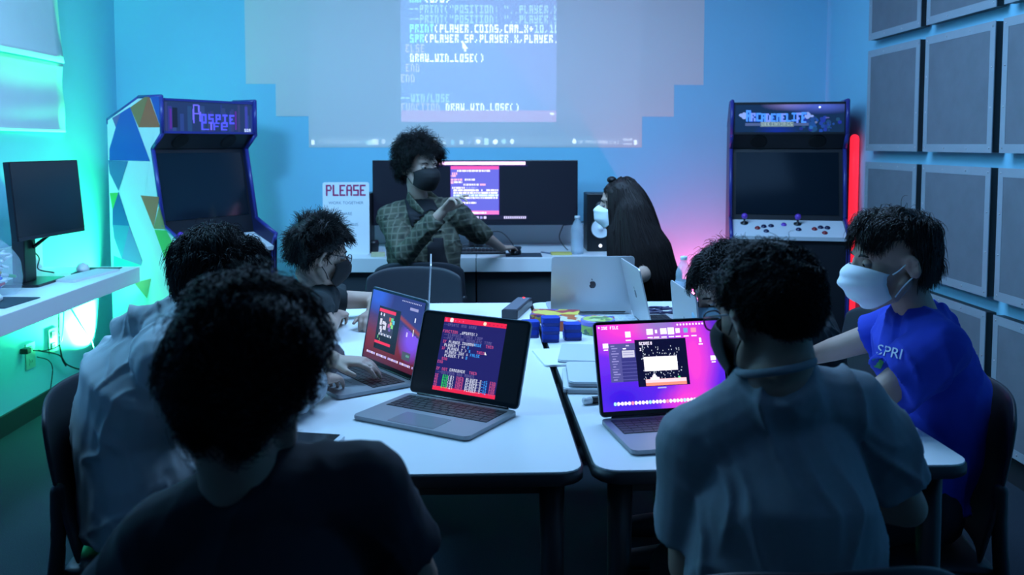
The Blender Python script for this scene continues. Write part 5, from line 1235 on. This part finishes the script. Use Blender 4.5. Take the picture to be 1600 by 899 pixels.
def person(label, base, head, J, sk, body_vox=.006, hands=(), s=1.0, sleeves=('tee', .5, .07, .062), top=None, legs=None, trousers=None, wr_seed=1, wr_amp=.005, wr_scale=75, hem=None, topk=.016, top_extra=None, top_name='t_shirt', wide=1.0, deep=1.0, shirt_sm=6, arm_s=None):
    M = head_frame(*head); root = thing('person', label, 'person', base); JJ = {k: v for k, v in J.items()}; arm_s = arm_s or s
    JJ.setdefault('hip_dir', (J['shR'] - J['shL']).normalized())
    b = BM(); add_head(b, M); add_loft(b, [M @ Vector((0, -.022, -.02)), M @ Vector((0, -.026, -.075)), J['neck'], J['neck'] * .8 + J['pelvis'] * .2], [(.050 * s, .052 * s), (.049 * s, .050 * s), (.053 * s, .052 * s), (.055 * s, .05 * s)], ups=[M.to_3x3() @ Vector((1, 0, 0))] * 3 + [JJ['hip_dir']], n=18)
    torso(b, JJ, 0, s * .96)
    for S in 'LR': arm(b, J['sh' + S], J['el' + S], J['wr' + S], arm_s)
    for h in hands: add_hand(b, **h)
    lg = legs
    if lg:
        for S in 'LR':
            hp = J['pelvis'] + JJ['hip_dir'] * (.085 if S == 'R' else -.085); add_loft(b, [hp, lg['kn' + S]], [.072 * s, .052 * s], n=14); add_loft(b, [lg['kn' + S], lg['kn' + S].lerp(lg['an' + S], .35), lg['an' + S]], [.05 * s, .05 * s, .034 * s], n=14)
            f = lg['foot']; add_loft(b, [lg['an' + S] + Vector((0, 0, -.03)), lg['an' + S] + Vector((0, 0, -.045)) + f * .13], [.035, .028], n=12)
    me = remesh(b, body_vox, 3, .45, 'body')
    P = verts_np(me); Mi = np.array(M.inverted()); Q = P @ Mi[:3, :3].T + Mi[:3, 3]; face_d = np.array(M.to_3x3() @ Vector((0, 1, 0))); push = np.zeros(len(P))
    for sx in (-1, 1):
        push += .0085 * np.exp(-(((Q[:, 0] - sx * .031) / .014) ** 2 + ((Q[:, 2] - .004) / .010) ** 2)) * (Q[:, 1] > .04)
    P = P - face_d[None] * push[:, None]
    ex = np.array(M.to_3x3() @ Vector((1, 0, 0)))
    for sx in (-1, 1):   # hollow of the ear
        w_ = .004 * np.exp(-(((Q[:, 1] + .010) / .008) ** 2 + ((Q[:, 2] + .012) / .013) ** 2)) * (Q[:, 0] * sx > .078); P = P - ex[None] * (sx * w_)[:, None]
    set_np(me, P); put('body', me, sk, root)
    if top is not None:
        b = BM(); torso(b, JJ, topk, s, hem=hem, wide=wide, deep=deep)
        for S in 'LR':
            sl_ = sleeves if isinstance(sleeves, tuple) else sleeves[S]; sleeve(b, J['sh' + S], J['el' + S], J['wr' + S], sl_[1], sl_[2], sl_[3], flare=.003)
        if top_extra: top_extra(b)
        me = remesh(b, .006, shirt_sm, .5, top_name); wrinkle(me, wr_seed, wr_amp, wr_scale); o = put(top_name, me, top, root)
        cp = []; ax = (J['neck'] - (J['shL'] + J['shR']) / 2)
    if trousers is not None and lg:
        b = BM(); hd = JJ['hip_dir']; add_loft(b, [J['pelvis'] - hd * .09, J['pelvis'] + hd * .09], [.10 * s, .10 * s], n=18)
        for S in 'LR':
            hp = J['pelvis'] + hd * (.085 if S == 'R' else -.085); add_loft(b, [hp, lg['kn' + S]], [.088 * s, .066 * s], n=16); add_loft(b, [lg['kn' + S], lg['an' + S]], [.066 * s, .052 * s], n=16, round1=False)
        me = remesh(b, .010, 5, .5, 'trousers'); wrinkle(me, wr_seed + 3, .004, 60); put('trousers', me, trousers, root)
        for S in 'LR':
            b = BM(); a_ = lg['an' + S]; f = lg['foot']; add_loft(b, [a_ + Vector((0, 0, -.042)) - f * .05, a_ + Vector((0, 0, -.042)) + f * .05, a_ + Vector((0, 0, -.050)) + f * .17], [(.040, .042), (.044, .040), (.040, .030)], n=16, up=(0, 0, 1) if 0 else f.cross(Vector((0, 0, 1))))
            put('shoe', b, mat('shoe_dark', (.02, .02, .025), .5), root)
    return root, M
def seated_legs(pel, fwd, hd, kz=.47, kl=.42, spread=.12, az=.09):
    f = Vector((fwd[0], fwd[1], 0)).normalized(); h = Vector(hd); o = dict(foot=f)
    for S, sg in (('L', -1), ('R', 1)):
        k = pel + f * kl + h * (sg * spread); k.z = kz; a = k + f * .02; a.z = az; o['kn' + S] = k; o['an' + S] = a
    return o
V3 = Vector

# ---------------------------------------------------------------- 1: plaid shirt, pointing, hand on the mouse
m_plaid = bpy.data.materials.new('plaid_flannel'); m_plaid.use_nodes = True; nt = m_plaid.node_tree; bs = nt.nodes['Principled BSDF']; bs.inputs['Roughness'].default_value = .9
tc = nt.nodes.new('ShaderNodeTexCoord'); mp_ = nt.nodes.new('ShaderNodeMapping'); nt.links.new(tc.outputs['Object'], mp_.inputs[0]); mp_.inputs['Rotation'].default_value = (.1, .1, .35)
def wave_(dirn, sc, ph):
    wv = nt.nodes.new('ShaderNodeTexWave'); wv.bands_direction = dirn; wv.inputs['Scale'].default_value = sc; wv.inputs['Distortion'].default_value = 3.0; wv.inputs['Detail Scale'].default_value = .6; wv.inputs['Phase Offset'].default_value = ph; nt.links.new(mp_.outputs[0], wv.inputs[0]); return wv
w1, w2 = wave_('X', 6, 0), wave_('Z', 6, 1); w3, w4 = wave_('X', 10, 2), wave_('Z', 10, .5)
ad = nt.nodes.new('ShaderNodeMath'); ad.operation = 'MULTIPLY'; nt.links.new(w1.outputs['Fac'], ad.inputs[0]); nt.links.new(w2.outputs['Fac'], ad.inputs[1])
mx_ = nt.nodes.new('ShaderNodeMath'); mx_.operation = 'MAXIMUM'; nt.links.new(w3.outputs['Fac'], mx_.inputs[0]); nt.links.new(w4.outputs['Fac'], mx_.inputs[1])
pw = nt.nodes.new('ShaderNodeMath'); pw.operation = 'POWER'; pw.inputs[1].default_value = 6; nt.links.new(mx_.outputs[0], pw.inputs[0])
c1 = nt.nodes.new('ShaderNodeMix'); c1.data_type = 'RGBA'; c1.inputs[6].default_value = (.060, .065, .045, 1); c1.inputs[7].default_value = (.02, .025, .022, 1); nt.links.new(ad.outputs[0], c1.inputs[0])
c2 = nt.nodes.new('ShaderNodeMix'); c2.data_type = 'RGBA'; c2.inputs[7].default_value = (.12, .12, .09, 1); nt.links.new(pw.outputs[0], c2.inputs[0]); nt.links.new(c1.outputs[2], c2.inputs[6]); nt.links.new(c2.outputs[2], bs.inputs['Base Color'])
m_tblk = mat('black_cotton', (.010, .011, .016), .9, noise=.2, nscale=60); m_trs = mat('dark_trousers', (.012, .014, .022), .9); m_maskk = mat('black_mask_cloth', (.006, .006, .008), .8); m_maskw = mat('surgical_mask_white', (.80, .86, .92), .8); m_maskb = mat('surgical_mask_blue', (.30, .52, .68), .8)
J = dict(neck=oy(655, 318, 4.47), pelvis=V3((-.300, 4.50, .56)), shL=oy(704, 333, 4.50), shR=oy(611, 340, 4.44))
J['elL'] = oy(752, 366, 4.66); J['wrL'] = oy(784, 389, 4.87); J['elR'] = oy(631, 398, 4.26); J['wrR'] = oy(692, 330, 4.17)
J['wrL'].z = .800; J['hip_dir'] = V3((.95, .30, 0)).normalized() * 1; J['hip_dir'] = (J['shR'] - J['shL']).normalized()
hl = dict(w=J['wrL'], d=(oy(806, 388, 4.99) + V3((0, 0, .01))) - J['wrL'], n=(0, 0, 1), s=.92, curl=.32, side=-1, spread=.08)
hr = dict(w=J['wrR'], d=V3((.55, -.25, .62)), n=(-.45, .35, .70), s=.92, curl=.5, side=-1, spread=.05, curls=[.25, .5, .62, .7])
EL_ = J['elR'].copy(); WR_ = J['wrR'].copy()
root, M = person('person in a plaid shirt and black face mask with curly dark hair, pointing', (-.325, 4.50, 0), (oy(656, 262, 4.42), (.66, -.75), 2, -2, 1.0), J, m_skA, .0042, [hl, hr], .95,
    sleeves=dict(L=('s', 1.06, .072, .056), R=('s', 1.86, .068, .042)), top=m_plaid, top_name='plaid_shirt', topk=.024, wr_seed=4, wr_amp=.006, wr_scale=85, wide=1.12,
    legs=seated_legs(V3((-.325, 4.50, .56)), (.15, 1), (1, 0, 0), .50, .17), trousers=m_trs)
eyes(M, root, m_skA); face_mask(M, root, m_maskk, pleats=0, puff=.6)
hair_mesh('hair', M, root, m_hair_k, n=6000, K=14, length=.046, lift=.9, comb=(0, .15, .10), grav=.05, curl=.0095, cf=1.0, width=.0013, seed=21, clump=.75, lvar=.6, cap=1.16, top=.35)
# black T-shirt showing in the open front
f_ = (M.to_3x3() @ V3((0, 1, 0)));
def open_front(root, col, J, bvh_src, pts_px, y0, name, m, off=.004):
    """a panel of another cloth lying on the front of a garment"""
    me = bvh_src.data; bv = BVHTree.FromPolygons([tuple(v.co) for v in me.vertices], [tuple(p.vertices) for p in me.polygons]); base = V3(root.location); c0 = V3(CAM) - base
    N_ = 26; vs = []; fs = []
    def pt(px, py):
        d = Vector(ray(px, py)).normalized(); h = bv.ray_cast(c0, d)
        if h[0] is None: return None
        q = h[0] + base; ab = WR_ - EL_; t_ = max(0, min(1, (q - EL_).dot(ab) / ab.length_squared)); return None if (q - (EL_ + ab * t_)).length < .078 else h[0] - d * off
    for j in range(N_ + 1):
        v = j / N_; i_ = v * (len(pts_px) - 1); k = min(int(i_), len(pts_px) - 2); t_ = i_ - k; l = [pts_px[k][q] * (1 - t_) + pts_px[k + 1][q] * t_ for q in range(3)]
        for i in range(13): vs.append(pt(l[1] + (l[2] - l[1]) * i / 12, l[0]))
    for j in range(N_):
        for i in range(12):
            q = [j * 13 + i, j * 13 + i + 1, (j + 1) * 13 + i + 1, (j + 1) * 13 + i]
            if all(vs[z] is not None for z in q):
                z_ = [vs[w_] for w_ in q]
                if max((z_[0] - w_).length for w_ in z_) < .06: fs.append(q)
    vs = [tuple(v) if v is not None else (0, 0, -0) for v in vs]; used = sorted({i for f in fs for i in f}); mp = {o: i for i, o in enumerate(used)}
    me2 = bpy.data.meshes.new(name); me2.from_pydata([vs[i] for i in used], [], [[mp[i] for i in f] for f in fs]); o = link(name, me2, m, root, True); s_ = o.modifiers.new('s', 'SOLIDIFY'); s_.thickness = .003; return o
shirt = [c for c in root.children if c.name.startswith('plaid_shirt')][0]
open_front(root, None, J, shirt, [(312, 632, 676), (330, 636, 686), (345, 640, 690), (362, 646, 690)], 0, 'inner_t_shirt', m_tblk)
open_front(root, None, J, shirt, [(372, 664, 692), (390, 668, 694), (400, 668, 696), (418, 668, 702)], 0, 'inner_t_shirt', m_tblk)
# shirt collar
b = BM(); fx = V3((.66, -.75, 0)).normalized(); rx = fx.cross(V3((0, 0, 1)))
for s_ in (-1, 1):
    p = J['neck'] + V3((0, 0, .012)); add_loft(b, [p - fx * .070 + V3((0, 0, .034)), p + rx * (s_ * .070) + V3((0, 0, .024)), p + rx * (s_ * .078) + fx * .045 + V3((0, 0, -.004)), p + rx * (s_ * .060) + fx * .110 + V3((0, 0, -.050))], [(.006, .022), (.006, .024), (.006, .026), (.004, .012)], n=12, ups=[rx * s_] * 4)
put('collar', b, m_plaid, root, parent=shirt)

# ---------------------------------------------------------------- 2: long hair, seen from the side
J = dict(neck=oy(985, 352, 4.02), pelvis=V3((.70, 4.03, .54)), shL=oy(992, 378, 3.97), shR=oy(990, 372, 4.16))
J['elL'] = oy(1006, 430, 3.83); J['wrL'] = V3((.50, 3.56, .800)); J['elR'] = oy(985, 440, 4.20); J['wrR'] = V3((.44, 3.88, .80)); J['hip_dir'] = V3((0, 1, 0))
J['bulge'] = V3((.05, 0, 0))
root, M = person('person with very long dark hair and white face mask, in a black T-shirt', (.70, 4.03, 0), (oy(970, 320, 4.03), (-1, .30), 4, 0, .97), J, m_skA, .005, [dict(w=J['wrL'], d=(-.7, -.3, -.05), n=(0, 0, 1), s=.85, side=-1), dict(w=J['wrR'], d=(-.9, -.1, -.05), n=(0, 0, 1), s=.85, side=1)], .88,
    sleeves=('t', .62, .062, .052), top=m_tblk, topk=.018, wr_seed=9, legs=seated_legs(V3((.70, 4.03, .54)), (-.8, -.4), (0, 1, 0), .48, .36), trousers=m_trs)
eyes(M, root, m_skA); face_mask(M, root, m_maskw, pleats=2, puff=.8)
bx = BM(); hc = M.to_translation(); add_loft(bx, [hc + V3((.020, 0, .07)), oy(984, 325, 4.0), oy(988, 360, 3.99), oy(998, 392, 3.98), oy(1004, 420, 3.98), oy(1010, 445, 3.98)], [(.06, .06), (.095, .085), (.125, .115), (.145, .145), (.150, .145), (.11, .115)], ups=[V3((0, 1, 0))] * 6, n=20); ex_ = remesh(bx, .012, 5, .5, 'h')
wrinkle(ex_, 3, .006, 40, (1, 1, .25))
r_ = np.random.default_rng(5); n_ = 3600; a_ = r_.random(n_) * 2 * PI; d_ = r_.normal(size=(n_, 3)); d_ /= np.linalg.norm(d_, axis=1)[:, None]
loc_ = d_; keep = (loc_[:, 2] > np.interp(loc_[:, 1], [-1, -.4, .2, .6, 1], [-.6, -.5, -.1, .35, .55])); loc_ = loc_[keep]; n_ = len(loc_)
rp = SC0 + loc_ * SR0 * 1.02; Mn_ = np.array(M)[:3]; p_ = rp @ Mn_[:, :3].T + Mn_[:, 3]; nn = loc_ @ Mn_[:, :3].T; nn /= np.linalg.norm(nn, axis=1)[:, None]
bvh = BVHTree.FromPolygons([tuple(v.co) for v in ex_.vertices], [tuple(q.vertices) for q in ex_.polygons]); dv = nn * .35 + np.array([.10, 0, -.5]); dv /= np.linalg.norm(dv, axis=1)[:, None]; PP = [p_.copy()]
Ls = .50 + .12 * r_.random(n_); cl_ = np.stack([sin_noise(rp, 60 + i, 60) for i in range(3)], 1) * .10
for k in range(24):
    dv = dv * .8 + np.array([.055 + .002 * k, 0, -.30]) + cl_ * .25 * math.sin(k * .55) + r_.normal(size=(n_, 3)) * .02; dv /= np.linalg.norm(dv, axis=1)[:, None]; p_ = p_ + dv * (Ls / 24)[:, None]
    for i in range(n_):
        h = bvh.find_nearest(Vector(p_[i]))
        if h[0] is not None:
            df = Vector(p_[i]) - h[0]
            if df.dot(h[1]) < .002: p_[i] = h[0] + h[1] * (.002 + .004 * (i % 5) / 5)
            elif df.length > .02: p_[i] = p_[i] * .7 + np.array(h[0] + h[1] * .016) * .3
    PP.append(p_.copy())
m_hp2 = mat('hair_long_brown', (.017, .012, .012), .55, spec=.22)
strands_mesh('hair', np.stack(PP, 1), .0016, m_hp2, root, M, ([-1, -.4, .2, .6, 1], [-.6, -.5, -.1, .35, .55]), 1.02, 3, .5, ex_)
b = BM(); add_ell(b, M @ V3((0, .035, .118)), (.022, .03, .016), n=14); put('hair_bow', b, m_hair_k, root)

# ---------------------------------------------------------------- 3: spiky hair, glasses, far left side of the table
J = dict(neck=oy(495, 458, 2.96), pelvis=V3((-.84, 3.06, .54)), shL=oy(492, 468, 3.14), shR=oy(494, 482, 2.86))
J['elL'] = V3((-.40, 3.28, .795)); J['wrL'] = V3((-.40, 3.08, .785)); J['elR'] = oy(514, 528, 2.84); J['elR'].z = .79; J['wrR'] = oy(526, 512, 3.03); J['wrR'].z = .785; J['hip_dir'] = V3((.1, -1, 0)).normalized(); J['bulge'] = V3((-.06, 0, .02))
root, M = person('person with short spiky dark hair, glasses and black mask on the far left', (-.84, 3.06, 0), (oy(499, 396, 2.98), (.86, .50), 14, 4, .93), J, m_skA, .0045, [dict(w=J['wrR'], d=(.0, .8, 0), n=(.2, 0, 1), s=.82, side=-1, curl=.7), dict(w=J['wrL'], d=(0, -.8, 0), n=(0, 0, 1), s=.82, side=1, curl=.6)], .82,
    sleeves=('t', .42, .060, .054), top=mat('dark_green_tee', (.012, .018, .022), .9), topk=.016, wr_seed=12, legs=seated_legs(V3((-.84, 3.06, .54)), (1, .1), (.1, -1, 0), .48, .34), trousers=m_trs)
eyes(M, root, m_skA); face_mask(M, root, m_maskk, pleats=0, puff=.4)
m_fr = mat('glasses_frame', (.02, .02, .03), .3); m_ln = mat('glasses_lens', (.6, .75, .9), .05, alpha=.30)
glasses(M, root, m_fr, m_ln)
hair_mesh('hair', M, root, m_hair_k, n=6500, K=8, length=.036, lift=.8, comb=(0, .15, .10), grav=.08, curl=.003, cf=.8, width=.0012, seed=31, clump=1.0, lvar=.45, cap=1.12, top=.3)

# ---------------------------------------------------------------- 4: white hoodie, hand on the laptop
J = dict(neck=oy(300, 492, 2.12), pelvis=V3((-.80, 2.13, .56)), shL=oy(290, 515, 2.30), shR=oy(262, 560, 1.98))
J['elL'] = V3((-.52, 2.50, .80)); J['wrL'] = V3((-.40, 2.34, .80)); J['elR'] = oy(400, 692, 1.93); J['elR'].z = .80; J['wrR'] = V3((-.405, 2.15, .800)); J['hip_dir'] = V3((0, -1, 0)); J['bulge'] = V3((-.045, 0, .015))
def hood(b):
    n_ = J['neck']; add_loft(b, [n_ + V3((.03, -.11, -.05)), n_ + V3((-.05, -.095, -.02)), n_ + V3((-.10, 0, -.02)), n_ + V3((-.05, .09, -.02)), n_ + V3((.03, .11, -.03))], [(.028, .028), (.036, .036), (.044, .044), (.036, .036), (.028, .028)], n=16)
    add_loft(b, [n_ + V3((-.07, -.04, -.02)), n_ + V3((-.13, -.02, -.06)), n_ + V3((-.16, .0, -.13))], [(.05, .075), (.045, .085), (.02, .05)], n=18, up=(1, 0, 1))
m_hood = mat('white_fleece', (.46, .52, .56), .95, noise=.05, nscale=20)
root, M = person('person in a white hoodie seen from behind, hand on laptop keys', (-.80, 2.13, 0), (oy(345, 440, 2.16), (.93, .36), 22, 0, .98), J, m_skA, .0042, [dict(w=J['wrR'], d=V3((.16, 1, -.16)), n=(.1, -.1, 1), s=.86, side=-1, curl=.30, spread=.12), dict(w=J['wrL'], d=(.6, -.1, 0), n=(0, 0, 1), s=.86, side=1)], .94,
    sleeves=dict(L=('h', 1.9, .066, .044), R=('h', 1.88, .068, .046)), top=m_hood, top_name='hoodie', topk=.034, wr_seed=15, wr_amp=.0065, wr_scale=75, top_extra=hood, wide=1.06, deep=1.16, hem=V3((-.80, 2.13, .47)), legs=seated_legs(V3((-.80, 2.13, .54)), (1, 0), (0, -1, 0), .47, .38), trousers=m_trs)
hair_mesh('hair', M, root, m_hair_k, n=6500, K=10, length=.045, lift=.25, comb=(0, -.1, .0), grav=.30, curl=.002, cf=.7, width=.0011, seed=41, clump=.6, lvar=.3, cap=1.02, vol=.10)

# ---------------------------------------------------------------- 5: nearest, big curly head, black T-shirt
J = dict(neck=oy(378, 760, 1.12), pelvis=V3((-.29, 1.12, .50)), shL=oy(262, 848, 1.13), shR=oy(568, 762, 1.17))
J['elL'] = V3((-.56, 1.26, .70)); J['wrL'] = V3((-.44, 1.52, .64)); J['elR'] = oy(648, 905, 1.25); J['wrR'] = V3((-.17, 1.42, .60)); J['hip_dir'] = V3((1, 0, 0)); J['bulge'] = V3((0, -.02, 0))
root, M = person('nearest person, big dark curly hair seen from behind, black T-shirt', (-.29, 1.12, 0), (oy(386, 590, 1.14), (.18, .98), 8, 2, 1.0), J, m_skB, .006, [dict(w=J['wrR'], d=(-.2, .8, -.1), n=(0, 0, 1), s=.95, side=1), dict(w=J['wrL'], d=(.2, .8, -.1), n=(0, 0, 1), s=.95, side=-1)], .98,
    sleeves=('t', .70, .064, .054), top=mat('navy_black_cotton', (.012, .014, .022), .9, noise=.2, nscale=60), topk=.016, wr_seed=17, wr_amp=.005, wr_scale=60, legs=seated_legs(V3((-.29, 1.12, .50)), (0, 1), (1, 0, 0), .47, .40), trousers=m_trs)
hair_mesh('hair', M, root, m_hair_k, n=11000, K=15, length=.036, lift=.55, comb=(0, 0, .02), grav=.14, curl=.0085, cf=.95, width=.0010, seed=51, clump=1.3, lvar=.6, cap=1.08, top=.2, vol=.08, region=([-1, -.45, -.1, .30, .62, 1], [-.98, -.95, -.45, -.25, .40, .52]))

# ---------------------------------------------------------------- 6: grey T-shirt, from behind
J = dict(neck=oy(1212, 598, 1.43), pelvis=V3((.49, 1.45, .52)), shL=oy(1092, 690, 1.47), shR=oy(1328, 640, 1.50))
J['elL'] = oy(1076, 885, 1.50); J['wrL'] = V3((.42, 1.60, .60)); J['elR'] = oy(1416, 792, 1.52); J['wrR'] = V3((.58, 1.72, .785)); J['hip_dir'] = V3((1, 0, 0)); J['bulge'] = V3((.0, -.035, 0))
J['wrR'] = V3((.55, 1.60, .74))
def chest_fold(b): pass
m_gtee = mat('grey_cotton', (.215, .255, .29), .95, noise=.08, nscale=90, bump=.15, bscale=900)
root, M = person('person with short dark hair in a grey T-shirt, seen from behind', (.53, 1.44, 0), (oy(1196, 492, 1.47), (-.46, .89), 14, -3, .93), J, m_skB, .0055, [dict(w=J['wrL'], d=(.1, .6, -.3), n=(0, 0, 1), s=.9, side=-1), dict(w=J['wrR'], d=(-.8, .2, .05), n=(0, 0, 1), s=.9, side=-1)], 1.0,
    sleeves=('t', .74, .072, .066), top=m_gtee, topk=.020, wr_seed=19, wr_amp=.008, wr_scale=52, wide=1.02, legs=seated_legs(V3((.53, 1.44, .52)), (0, 1), (1, 0, 0), .47, .40), trousers=m_trs)
hair_mesh('hair', M, root, m_hair_k, n=10000, K=9, length=.014, lift=.5, comb=(0, .0, .12), grav=.14, curl=.003, cf=1.1, width=.0010, seed=61, clump=1.0, lvar=.4, cap=1.05, top=1.0, vol=.05)
face_mask(M, root, m_maskk, pleats=0, puff=.5); glasses(M, root, m_fr, m_ln)
b = BM(); sd_ = (J['shR'] - J['shL']).normalized(); c_ = J['neck'] + V3((0, .004, .026))
add_tube(b, [c_ + sd_ * (.060 * math.cos(a)) + V3((-.1, .95, .12)).normalized() * (.060 * math.sin(a)) + V3((0, 0, -.018 * math.sin(a))) for a in np.linspace(0, 2 * PI, 33)], .007, 8); put('neck_ribbing', b, m_gtee, root)

# ---------------------------------------------------------------- 7: bent head behind
J = dict(neck=oy(1192, 492, 2.52), pelvis=V3((1.05, 2.90, .54)), shL=oy(1205, 508, 2.42), shR=oy(1225, 498, 2.74))
J['elL'] = V3((.83, 2.42, .80)); J['wrL'] = V3((.72, 2.52, .79)); J['elR'] = V3((.80, 2.86, .80)); J['wrR'] = V3((.72, 2.62, .79)); J['hip_dir'] = V3((-.2, 1, 0)).normalized(); J['bulge'] = V3((.03, 0, .04))
root, M = person('person in dark clothes and blue mask bent towards a laptop, half hidden', (.98, 2.90, 0), (oy(1135, 452, 2.40), (-1, -.25), 30, 0, .92), J, m_skA, .006, [dict(w=J['wrL'], d=(-.8, .1, -.02), n=(0, 0, 1), s=.85, side=1), dict(w=J['wrR'], d=(-.8, -.1, -.02), n=(0, 0, 1), s=.85, side=-1)], .88,
    sleeves=('t', 1.7, .062, .046), top=mat('charcoal_sweater', (.020, .021, .026), .95), topk=.022, top_name='sweater', wr_seed=23, legs=seated_legs(V3((.98, 2.90, .54)), (-1, 0), (0, 1, 0), .48, .34), trousers=m_trs)
face_mask(M, root, m_maskb, pleats=2); hair_mesh('hair', M, root, m_hair_k, n=5200, K=9, length=.038, lift=.5, comb=(0, .35, 0), grav=.16, curl=.005, cf=1.0, width=.0012, seed=71, clump=.9, lvar=.4, cap=1.04, vol=.08)
eyes(M, root, m_skA)

# ---------------------------------------------------------------- 8: blue T-shirt, white mask, profile
J = dict(neck=oy(1437, 500, 2.04), pelvis=V3((1.00, 2.07, .54)), shL=oy(1468, 545, 1.93), shR=oy(1408, 512, 2.20))
J['elL'] = oy(1354, 634, 1.92); J['wrL'] = V3((.68, 2.10, .79)); J['elR'] = oy(1322, 540, 2.28); J['wrR'] = oy(1262, 552, 2.34); J['wrR'].z = .80; J['hip_dir'] = V3((0, 1, 0)); J['bulge'] = V3((.045, 0, .0))
m_btee = mat('royal_blue_cotton', (.018, .050, .52), .9, noise=.08, nscale=60)
root, M = person('person in a royal blue T-shirt and white mask, sitting in profile', (1.00, 2.07, 0), (oy(1394, 406, 2.05), (-1, .03), 8, 0, .95), J, m_skA, .0042, [dict(w=J['wrL'], d=(-.2, .9, -.02), n=(0, 0, 1), s=.86, side=1), dict(w=J['wrR'], d=(-.9, .1, .0), n=(0, 0, 1), s=.86, side=-1)], .90,
    sleeves=dict(L=('t', .66, .066, .070), R=('t', .60, .062, .060)), top=m_btee, topk=.022, wr_seed=27, wr_amp=.006, wr_scale=60, legs=seated_legs(V3((1.00, 2.07, .54)), (-1, 0), (0, 1, 0), .48, .36), trousers=m_trs, hem=V3((1.01, 2.07, .52)))
eyes(M, root, m_skA); face_mask(M, root, m_maskw, pleats=3, puff=1.3)
hair_mesh('hair', M, root, m_hair_b, n=9500, K=11, length=.048, lift=.22, comb=(0, .22, .0), grav=.26, curl=.0015, cf=.6, width=.0010, seed=81, clump=.5, lvar=.25, cap=1.02, vol=.05, ear=.62, region=([-1, -.45, -.22, .12, .40, .70, 1], [-.92, -.88, -.20, .30, .25, .42, .52]))
shirt = [c for c in root.children if c.name.startswith('t_shirt')][0]
me = shirt.data; bv = BVHTree.FromPolygons([tuple(v.co) for v in me.vertices], [tuple(p.vertices) for p in me.polygons]); base = V3(root.location)
def print_on(name, s, size, m, px, py, dx, parent):
    """lettering that lies on the chest; the chest faces -x"""
    t = text_mesh(name, s, size, m, None, None, 0.0, 'LEFT'); mm = t.data; c0 = V3(CAM) - base; u0 = Vector(ray(px, py)).normalized()
    for v in mm.vertices:
        x, y = v.co.x, v.co.y; d = Vector(ray(px + x * dx + y * .25 * dx, py + x * .22 * dx - y * dx)).normalized(); h = bv.ray_cast(c0, d)
        v.co = h[0] - d * .004 if h[0] is not None else V3((0, 0, .6))
    t.parent = parent; return t
print_on('shirt_lettering', 'SPRI', .036, mat('print_white', (.55, .65, .78), .7), 1368, 553, 620, shirt)

t = bpy.data.meshes.new('shirt_print'); gp = [(1363, 562), (1372, 559), (1381, 566), (1376, 577), (1366, 574)]; c0 = V3(CAM) - base; vv = []
for px, py in gp:
    d = Vector(ray(px, py)).normalized(); h = bv.ray_cast(c0, d); vv.append(tuple(h[0] - d * .003) if h[0] is not None else (0, 0, .6))
t.from_pydata(vv, [], [tuple(range(len(vv)))]); link('shirt_print', t, mat('print_green', (.04, .35, .12), .7), shirt)
